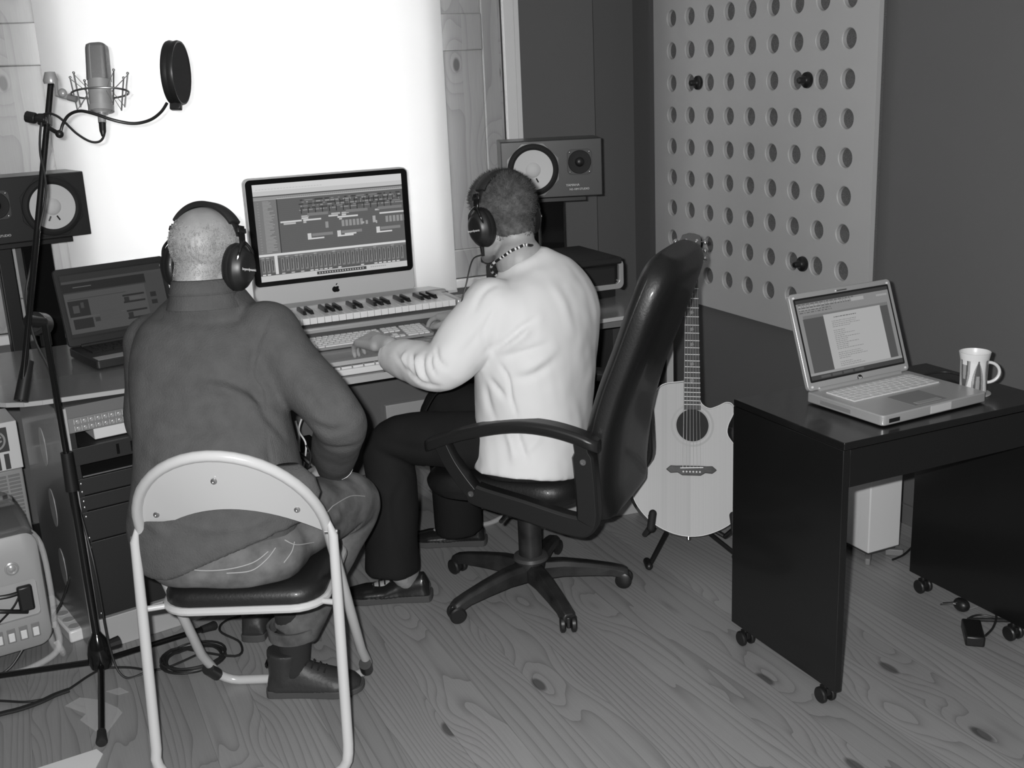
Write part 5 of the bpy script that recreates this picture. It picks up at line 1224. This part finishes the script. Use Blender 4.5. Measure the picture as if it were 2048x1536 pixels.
def shoe(parent, heel, toe, name, mats, hi=.075, boot=False, w_=.05):
    heel, toe = V(heel), V(toe); f = (toe - heel); L = f.length; f.normalize(); r = f.cross(V((0, 0, 1))).normalized(); T = lambda u, v, z: heel + r * u + f * v + V((0, 0, z))
    up_ = MB(); rows = [(.004, .030, .05), (.022, .034, hi * 1.2), (.06, .036, hi * 1.12), (.10, .037, hi), (.15, .043, hi * .72), (.21, .047, .052), (.262, .036, .040), (.284, .018, .03)]
    if boot: rows = [(.004, .032, .05), (.03, .038, .115), (.09, .040, .118), (.14, .044, .085), (.21, .050, .062), (.262, .040, .05), (.284, .02, .036)]
    k = L / .29; rings = []
    for v, hw, h in rows:
        rings.append([T(hw * c, v * k, max(.018, .018 + (h - .018) * s_)) if s_ >= 0 else T(hw * c, v * k, .016) for c, s_ in [(math.cos(a), math.sin(a)) for a in [2 * math.pi * j / 20 for j in range(20)]]])
    up_.loft(rings)
    if boot: up_.tube([T(0, .052 * k, .04), T(0, .056 * k, .09), T(0, .060 * k, .126)], [.040, .043, .047], 20)
    co, no, fs = remesh(up_, .005, 4)
    o = finish(name, [V(p) for p in co], fs, None, mats[0], parent, 180, 0, True, recalc=False)
    sp = [(.028, .0), (.036, .03), (.038, .10), (.046, .18), (.050, .22), (.040, .268), (.018, .292), (-.018, .292), (-.042, .268), (-.050, .22), (-.044, .18), (-.036, .10), (-.036, .03), (-.028, .0)]
    so = MB(); sq = [(p.x, p.y) for p in smooth([(a, b, 0) for a, b in sp], 3, True)]
    n = len(sq); vs = [T(a, b * k, z + (.008 * max(0, (b - .2) / .09) if z < .01 else 0)) for z in (.001, .022) for a, b in sq]
    so.add(vs, [tuple(range(n))[::-1], tuple(range(n, 2 * n))] + [(i, (i + 1) % n, n + (i + 1) % n, n + i) for i in range(n)]); part('sole', so, mats[1], o, .002, True)
    lc = MB()
    for i in range(4):
        v = .125 + i * .018; h = (.072 - i * .006) * (1.32 if boot else 1); lc.tube([T(-.022, v * k, h - .006), T(0, v * k + .004, h + .003), T(.022, v * k, h - .006)], .0025, 6)
    part('laces', lc, BLKM, o, world=True)
    if boot:
        part('heel_tab', MB().box(T(0, -.001, .085), (.03, .03, .012)) if False else MB().box(T(0, .003, .088), (.030, .006, .012), frame((0, 0, 0), r, f, (0, 0, 1))), BLKG, o, .002, True)
    return o

def person_sweater():
    t = thing('person', 'person in a dark grey sweater and jeans sitting on the folding chair, seen from behind', 'person', (.43, 2.51, 0))
    HM = hframe(D(418, 532, 2.60), 38, 14, 0); nb = D(420, 612, 2.605)
    hip = V((.44, 2.515, .545))
    secs = [(D(452, 1112, 2.60), 64, .200, .150), (D(442, 1040, 2.585), 64, .212, .148), (D(436, 950, 2.57), 64, .195, .135), (D(425, 850, 2.575), 64, .180, .125), (D(412, 750, 2.60), 62, .178, .120), (D(412, 680, 2.62), 60, .170, .108), (D(418, 635, 2.63), 58, .135, .088), (D(416, 603, 2.60), 55, .094, .084), (D(409, 580, 2.575), 50, .072, .074)]
    shR, elR, wrR = D(535, 668, 2.60), D(676, 838, 2.53), D(668, 930, 2.80); haR = D(640, 945, 2.88)
    shL, elL, wrL = D(312, 690, 2.70), D(300, 850, 2.78), D(370, 930, 3.0)
    hR, kR, aR = V((.525, 2.48, .545)), D(706, 1010, 2.95), V((.528, 2.668, .170))
    hL, kL, aL = V((.36, 2.56, .545)), D(520, 990, 3.20), V((.525, 3.01, .15))
    b = MB(); head_mb(b, HM, nb, .048); b.loft(torso([(c_, h_, w_ * .80 - .012, d_ * .74 - .012) for c_, h_, w_, d_ in secs[1:]]))
    for pts, r_ in (((shR, elR, wrR), (.045, .036, .026)), ((shL, elL, wrL), (.045, .036, .026)), ((hR, kR, aR), (.07, .05, .035)), ((hL, kL, aL), (.07, .05, .035))): b.limb(pts, r_)
    fwd = (haR - wrR).normalized(); zz = (V((0, 0, 1)) - fwd * fwd.z).normalized(); hand(b, frame(wrR, fwd.cross(zz), fwd, zz), -1, .55)
    fw2 = V((.5, .8, -.15)).normalized(); z2 = (V((0, 0, 1)) - fw2 * fw2.z).normalized(); hand(b, frame(wrL, fw2.cross(z2), fw2, z2), 1, .5)
    B1, B2 = (V((.450, 2.686, 0)), V((.678, 2.580, 0))), (V((.470, 2.985, 0)), V((.600, 3.235, 0)))
    for (h_, t_), an in ((B1, aR), (B2, aL)): f_ = (t_ - h_).normalized(); b.limb([an, h_ + f_ * .075 + V((0, 0, .06)), h_ + f_ * .17 + V((0, 0, .042))], [.034, .028, .022])
    co, no, fs = remesh(b, .0048, 3); mesh_part('body', co, fs, SKINB, t); eye_parts(t, HM)
    def dens(c):
        x, y, z = c
        if z < -.055 or z > .145: return 0
        if y > .045 or (y > .0 and z < .02): return 0
        top = 1 - max(0, min(1, (z - .045 + .25 * max(0, -y - .05)) / .065)); low = min(1, (z + .055) / .03)
        n_ = noise.noise(V((x * 38, y * 38, z * 38))) * .5 + .5
        return max(0, min(1, low * top * (.35 + 1.0 * n_)))
    hair_shell(co, no, fs, HM, dens, 0, t, HAIRG, 4, 26000, .0055)
    # sweater
    s = MB(); S2 = [q for q in secs]; s.loft(torso(S2)); 
    s.limb([shR, shR.lerp(elR, .5) + V((0, 0, -.005)), elR, elR.lerp(wrR, .55), wrR.lerp(haR, -.05)], [.078, .068, .064, .058, .046], 24)
    s.limb([shL, shL.lerp(elL, .5), elL, elL.lerp(wrL, .55), wrL], [.078, .066, .060, .052, .042], 24)
    co, no, fs = remesh(s, .0075, 9, .6)
    P = lambda *q: [D(x, y, 2.50) for x, y in q]
    def onback(*q):   # crease lines: points put on the visible surface
        out = []
        for x, y in q:
            r = np.array(ray(x, y)); r /= np.linalg.norm(r); rel = co - np.array(CAM); k = rel @ r; d = np.linalg.norm(rel - k[:, None] * r, axis=1); m_ = d < .012
            out.append(V(co[m_][np.argmin(k[m_])]) if m_.any() else D(x, y, 2.5))
        return out
    F = [(((395, 745), (440, 750), (490, 765), (530, 790), (560, 815)), .016, -.007), (((400, 765), (450, 772), (500, 790), (540, 815)), .014, .005), (((290, 780), (350, 800), (420, 800), (480, 790)), .018, -.004),
         (((512, 760), (505, 700), (525, 650), (548, 625)), .006, -.0035), (((512, 760), (520, 790), (545, 830), (580, 870)), .012, -.006), (((300, 840), (370, 860), (450, 850)), .016, -.004), (((280, 900), (340, 920), (420, 905)), .016, .004),
         (((590, 760), (620, 800), (660, 850)), .014, -.003), (((620, 850), (660, 870), (700, 860)), .012, -.004), (((610, 830), (655, 850), (690, 850)), .012, .003), (((640, 900), (680, 910), (720, 895)), .014, -.004), (((330, 1040), (420, 1060), (520, 1050), (590, 1010)), .012, .004),
         (((300, 1000), (380, 1030), (470, 1030)), .014, -.004), (((540, 880), (555, 940), (560, 990)), .012, -.003), (((545, 860), (548, 900), (558, 980), (575, 1010)), .005, -.002), (((450, 980), (510, 960), (560, 920)), .015, .004), (((430, 900), (480, 940), (540, 950)), .018, -.004), (((250, 1020), (275, 1040), (330, 1075)), .012, .004)]
    for q, w_, a in F: fold(co, no, onback(*q), w_, a * 1.8)
    pl0, pl1 = D(328, 1165, 2.5), D(625, 1035, 2.5); pn = (pl1 - pl0).cross(FW).normalized(); pn = -pn if pn.z < 0 else pn
    dd = (co - np.array(pl0)) @ np.array(pn); ax_ = np.array(D(455, 1080, 2.6)); kk = np.clip(-dd / .006, 0, 1) * (co[:, 2] < .66)
    co[:, :2] -= (co[:, :2] - ax_[:2]) * (kk * .15)[:, None]
    wob(co, no, (9, 9, 7), .006, 3); wob(co, no, (22, 22, 18), .002, 8)
    sw = mesh_part('sweater', co, fs, CLOTHG, t)
    for q in (((548, 622), (528, 648), (512, 690), (508, 740), (518, 785), (540, 822)), ((545, 865), (549, 905), (560, 960), (572, 1005))): part('seam', MB().tube(smooth(onback(*q), 5), .0021, 6), CLOTHG, sw, world=True)
    NC = D(407, 576, 2.572); nk = [c for c in section(NC, 45, .066, .068, 32, 1, tilt=(V((0, 0, 1)) + FW * .1))]
    part('collar', MB().loft([[p + (p - NC) * k + V((0, 0, z)) for p in nk] for k, z in ((.34, -.045), (.20, -.022), (.15, .0), (.05, .020), (-.05, .022), (-.10, .008))], cap=False), CLOTHG, sw, world=True, ang=180)
    part('collar_seam', MB().tube([p + (p - NC) * .18 + V((0, 0, -.010)) for p in nk], .0022, 6, closed=True), CLOTHG, sw, world=True)
    part('shirt_cuff', MB().tube([wrR.lerp(haR, -.25), wrR.lerp(haR, .25)], [.043, .038], 20), WPLAS, t, world=True, label='pale shirt cuff')
    hemp = onback((560, 945), (600, 950), (625, 985), (622, 1020), (600, 1010))
    part('hem_flap', MB().loft([section(p, 70, .034 * k, .02 * k, 16, 1) for p, k in ((D(575, 930, 2.47), .8), (D(594, 955, 2.46), 1.15), (D(606, 985, 2.46), 1.15), (D(607, 1015, 2.47), .85))]), CLOTHG, sw, world=True, ang=180)
    # jeans
    j = MB(); j.loft(torso([(D(462, 1150, 2.60), 64, .160, .12), (D(460, 1112, 2.60), 64, .192, .146), (D(450, 1050, 2.60), 64, .175, .120)]))
    j.limb([hR + V((0, 0, -.0)), hR.lerp(kR, .5) + V((0, 0, .012)), kR, kR.lerp(aR, .5), aR + V((0, 0, -.01))], [.088, .086, .074, .066, .062], 24, end=False)
    j.limb([hL, hL.lerp(kL, .5) + V((0, 0, .01)), kL, kL.lerp(aL, .5), aL], [.088, .084, .070, .062, .058], 24, end=False)
    co, no, fs = remesh(j, .0075, 8, .6)
    k = co[:, 2] < .467; inx = k & (co[:, 2] > .38) & (((co[:, 0] - .43) * .423 + (co[:, 1] - 2.51) * .906) < .19)
    co[inx, 2] = .467
    F = [(((690, 1010), (700, 1030), (735, 1035)), .012, -.005), (((640, 1010), (680, 985), (720, 975)), .006, .002), (((660, 1070), (700, 1050), (735, 1045)), .014, -.005), (((650, 1120), (680, 1150), (690, 1190)), .014, .004), (((600, 1080), (640, 1040), (690, 1000)), .015, -.004)]
    for q, w_, a in F: fold(co, no, onback(*q), w_, a)
    wob(co, no, (14, 14, 10), .004, 5); jn = mesh_part('jeans', co, fs, DENIM, t)
    st = [onback((335, 1128), (380, 1140), (440, 1140), (500, 1122), (545, 1095)), onback((445, 1152), (500, 1150), (540, 1120), (560, 1090)), onback((580, 1078), (600, 1086), (635, 1090)), onback((575, 1130), (590, 1100), (600, 1085)), onback((675, 1010), (710, 990), (738, 992)), onback((650, 1040), (675, 1010))]
    for q in st: part('seam_stitching', MB().tube([p - FW * .0035 for p in smooth(q, 5)], .0013, 6), STITCH, jn, world=True)
    part('turned_cuff', MB().loft([section(aR + V((0, 0, z)), 40, w_, w_, 24, 1) for z, w_ in ((-.012, .060), (-.012, .066), (.022, .069), (.022, .062))], closed=True), DENIM, jn, world=True, ang=60)
    for an, (h_, t_) in ((aR, B1), (aL, B2)): part('sock', MB().limb([an + V((0, 0, .06)), an, h_ + (t_ - h_).normalized() * .075 + V((0, 0, .07))], [.046, .044, .038], 20, 3), SOCK, t, world=True)
    shoe(t, B1[0], B1[1], 'boot', (BOOTL, SOLE), boot=True); shoe(t, B2[0], B2[1], 'boot', (BOOTL, SOLE), boot=True)
    headphones(HM, 'black headphones on the balding head of the person in the grey sweater', -1)
person_sweater()

def person_white():
    t = thing('person', 'person in a white shirt and black trousers on the office chair, reaching for the keyboard', 'person', (1.29, 2.84, 0))
    HM = hframe(D(1008, 445, 3.15), 111, 9, -2); nb = D(1040, 520, 3.13)
    secs = [(D(1060, 940, 3.22), 142, .200, .160), (D(1066, 890, 3.22), 140, .206, .164), (D(1068, 810, 3.20), 132, .195, .158), (D(1072, 720, 3.17), 122, .200, .152), (D(1072, 645, 3.15), 116, .208, .150), (D(1074, 592, 3.14), 112, .195, .135), (D(1068, 556, 3.135), 110, .150, .110), (D(1056, 530, 3.13), 108, .096, .085), (D(1044, 511, 3.12), 104, .064, .064)]
    shL, elL, wrL, haL = D(988, 618, 3.05), D(884, 735, 3.02), D(782, 712, 3.20), D(740, 694, 3.27)
    shR, elR, wrR, haR = D(1118, 612, 3.24), D(1010, 705, 3.42), D(930, 658, 3.55), D(895, 643, 3.60)
    hL, kL, aL = D(1050, 890, 3.14), D(785, 885, 3.30), D(783, 1130, 3.38)
    hR, kR, aR = D(1095, 860, 3.40), D(888, 815, 3.58), D(918, 1048, 3.72)
    b = MB(); head_mb(b, HM, nb, .058); b.loft(torso(secs, shrink=.03))
    for pts, r_ in (((shL, elL, wrL), (.045, .038, .027)), ((shR, elR, wrR), (.045, .038, .027)), ((hL, kL, aL), (.07, .05, .036)), ((hR, kR, aR), (.07, .05, .036))): b.limb(pts, r_)
    fwd = (haL - wrL).normalized(); fwd = V((fwd.x, fwd.y, -.02)).normalized(); zz = (V((0, 0, 1)) - fwd * fwd.z).normalized(); zz = (zz + fwd.cross(zz) * -.25).normalized()
    hand(b, frame(V((wrL.x - .015, wrL.y + .02, .824)), fwd.cross(zz), fwd, zz), 1, .62)
    fw2 = (haR - wrR).normalized(); fw2 = V((fw2.x, fw2.y, -.02)).normalized(); z2 = V((0, 0, 1)); z2 = (z2 - fw2 * fw2.z).normalized(); hand(b, frame(V((wrR.x, wrR.y, .812)), fw2.cross(z2), fw2, z2), -1, .45)
    S1, S2 = (V((1.030, 2.995, 0)), V((.775, 3.120, 0))), (V((1.345, 3.295, 0)), V((1.105, 3.430, 0)))
    for (h_, t_), an in ((S1, aL), (S2, aR)): f_ = (t_ - h_).normalized(); b.limb([an, h_ + f_ * .085 + V((0, 0, .055)), h_ + f_ * .17 + V((0, 0, .038))], [.034, .026, .02])
    co, no, fs = remesh(b, .0048, 3); mesh_part('body', co, fs, SKIN, t); eye_parts(t, HM)
    def dens(c):
        x, y, z = c
        line = -.052 + (.10 * max(0, min(1, (y + .03) / .09))) + (.02 if abs(x) > .07 and y > -.035 else 0)
        if y > .075 and z < .085: return 0
        d = (z - line) / .030
        return max(0, min(1, d))
    hair_shell(co, no, fs, HM, dens, .0045, t, HAIRD, 9, 14000, .018)
    # necklace
    def onb(*q):
        out = []
        for x, y in q:
            r = np.array(ray(x, y)); r /= np.linalg.norm(r); rel = co - np.array(CAM); k = rel @ r; d = np.linalg.norm(rel - k[:, None] * r, axis=1); m_ = (d < .008) & (k > 1)
            out.append(V(co[m_][np.argmin(k[m_])]) - FW * .003 if m_.any() else D(x, y, 3.1))
        return out
    pth = smooth(onb((1064, 486), (1052, 487), (1036, 491), (1020, 498), (1006, 508), (996, 518)) + [D(984, 530, 3.13), D(985, 545, 3.2), D(1010, 555, 3.25), D(1050, 530, 3.24), D(1076, 495, 3.17)], 4, True); nk = MB()
    for i in range(len(pth)): nk.tube([pth[i], pth[(i + 1) % len(pth)]], .0040, 8, mi=(0, 0, 1, 0, 1)[i % 5])
    part('necklace', nk, [BLK, LETTER], t, world=True, label='beaded black and white necklace')
    # shirt
    s = MB(); s.loft(torso(secs)); 
    s.limb([shL, shL.lerp(elL, .5), elL, elL.lerp(wrL, .5), wrL.lerp(haL, .0)], [.088, .082, .068, .062, .046], 24, end=False)
    s.limb([shR, shR.lerp(elR, .5), elR, elR.lerp(wrR, .5), wrR], [.072, .066, .058, .052, .042], 24, end=False)
    co, no, fs = remesh(s, .0072, 8, .6)
    def onf(*q):
        out = []
        for x, y in q:
            r = np.array(ray(x, y)); r /= np.linalg.norm(r); rel = co - np.array(CAM); k = rel @ r; d = np.linalg.norm(rel - k[:, None] * r, axis=1); m_ = d < .012
            out.append(V(co[m_][np.argmin(k[m_])]) if m_.any() else D(x, y, 3.0))
        return out
    F = [(((975, 710), (1000, 690), (1040, 665), (1080, 635)), .009, -.006), (((1000, 716), (1050, 712), (1100, 690)), .009, -.005), (((995, 730), (1010, 760), (1020, 800), (1028, 835)), .006, -.005), (((1060, 650), (1030, 680), (990, 700)), .012, .005), (((1040, 745), (1080, 730), (1120, 700)), .013, .004), (((1030, 765), (1070, 755), (1110, 730)), .011, -.004),
         (((820, 700), (815, 725), (825, 760)), .007, -.007), (((840, 705), (835, 735), (850, 770)), .007, -.006), (((855, 705), (852, 730), (870, 760)), .006, -.005), (((805, 700), (800, 720), (808, 745)), .007, .006), (((830, 702), (826, 730), (838, 765)), .007, .005), (((785, 705), (800, 740), (840, 775), (880, 782)), .008, -.005), (((865, 690), (870, 715), (890, 745)), .008, -.005),
         (((1025, 860), (1035, 890), (1045, 920)), .009, -.005), (((1005, 860), (1015, 890), (1020, 925)), .010, .005), (((1090, 870), (1060, 900), (1030, 925)), .012, .003), (((975, 760), (990, 780), (1005, 800)), .010, -.005), (((960, 740), (965, 790), (985, 850)), .012, -.004), (((985, 640), (960, 680), (930, 710)), .012, -.003), (((1000, 600), (985, 640), (975, 680), (985, 710)), .007, -.003), (((1100, 560), (1130, 600), (1150, 660)), .018, .003), (((990, 560), (960, 580), (940, 620)), .010, -.004)]
    for q, w_, a in F: fold(co, no, onf(*q), w_, a * 1.6)
    wob(co, no, (10, 10, 7), .005, 2); wob(co, no, (25, 25, 20), .0018, 6)
    sh = mesh_part('shirt', co, fs, CLOTHW, t)
    cf = (wrL - elL).normalized(); part('cuff', MB().tube([wrL.lerp(elL, .16), wrL.lerp(elL, .05), wrL - (elL - wrL) * .02], [.050, .047, .044], 24), CLOTHW, sh, .003, True, ang=60)
    # trousers
    j = MB(); j.loft(torso([(D(1065, 955, 3.22), 142, .165, .13), (D(1065, 925, 3.22), 142, .182, .15), (D(1066, 880, 3.22), 140, .180, .145)]))
    j.limb([hL, hL.lerp(kL, .5) + V((0, 0, .01)), kL, kL.lerp(aL, .35), kL.lerp(aL, .75), aL + V((0, 0, -.02))], [.092, .086, .074, .076, .080, .084], 26, end=False)
    j.limb([hR, hR.lerp(kR, .5) + V((0, 0, .01)), kR, kR.lerp(aR, .4), kR.lerp(aR, .75), aR + V((0, 0, -.02))], [.092, .086, .074, .074, .078, .082], 26, end=False)
    co, no, fs = remesh(j, .0078, 8, .6)
    for q, w_, a in [(((740, 900), (800, 930), (830, 950)), .014, -.006), (((760, 880), (820, 900), (880, 905)), .016, -.005), (((735, 960), (770, 1000), (775, 1060)), .014, .005), (((810, 960), (790, 1020), (800, 1080)), .014, -.005), (((860, 860), (900, 880), (960, 880)), .014, .004)]: fold(co, no, onf(*q), w_, a)
    wob(co, no, (14, 14, 8), .005, 11)
    inx = (co[:, 2] < .472) & (co[:, 2] > .34) & (np.abs(co[:, 0] - 1.30) < .3); L_ = (co - np.array(OC)) @ np.array((math.cos(OH), math.sin(OH), 0)); inx &= (L_ < .24); co[inx, 2] = .472
    mesh_part('trousers', co, fs, TROUS, t)
    for an, (h_, t_) in ((aL, S1), (aR, S2)): part('sock', MB().limb([an + V((0, 0, .05)), h_ + (t_ - h_).normalized() * .075 + V((0, 0, .10)), h_ + (t_ - h_).normalized() * .075 + V((0, 0, .06))], [.040, .040, .034], 20, 3), GREYM, t, world=True)
    shoe(t, (1.030, 2.995, 0), (.775, 3.120, 0), 'shoe', (SHOEL, SOLE)); shoe(t, (1.345, 3.295, 0), (1.105, 3.430, 0), 'shoe', (SHOEL, SOLE))
    part('ring', MB().tube([frame(V((wrL.x - .015, wrL.y + .02, .824)), fwd.cross(zz), fwd, zz) @ V((-.010 + .0112 * math.cos(a), .104, -.006 + .0108 * math.sin(a))) for a in [2 * math.pi * i / 20 for i in range(20)]], .0014, 6, closed=True), CHROME, t, world=True)
    headphones(HM, 'black headphones on the short-haired person in the white shirt', -1, [D(945, 520, 3.02), D(932, 570, 3.0), D(918, 625, 3.02), D(905, 700, 3.12), D(895, 770, 3.25), D(870, 790, 3.32), D(850, 825, 3.36), D(838, 850, 3.42)])
    m_ = thing('computer_mouse', 'white computer mouse under the right hand of the white-shirted person', 'mouse', V((haR.x - .005, haR.y + .005, .7625)), math.radians(20))
    part('shell', MB().ell((0, 0, .014), (.029, .056, .017), None, 24, 14), WPLAS, m_)
    single('mouse_mat', MB().prism([(p[0] + 1.28, p[1] + 3.36) for p in rrect(.24, .22, .02)], .7604, .762), GREYM, 'grey mouse mat beside the white computer keyboard', 'mouse mat')
person_white()
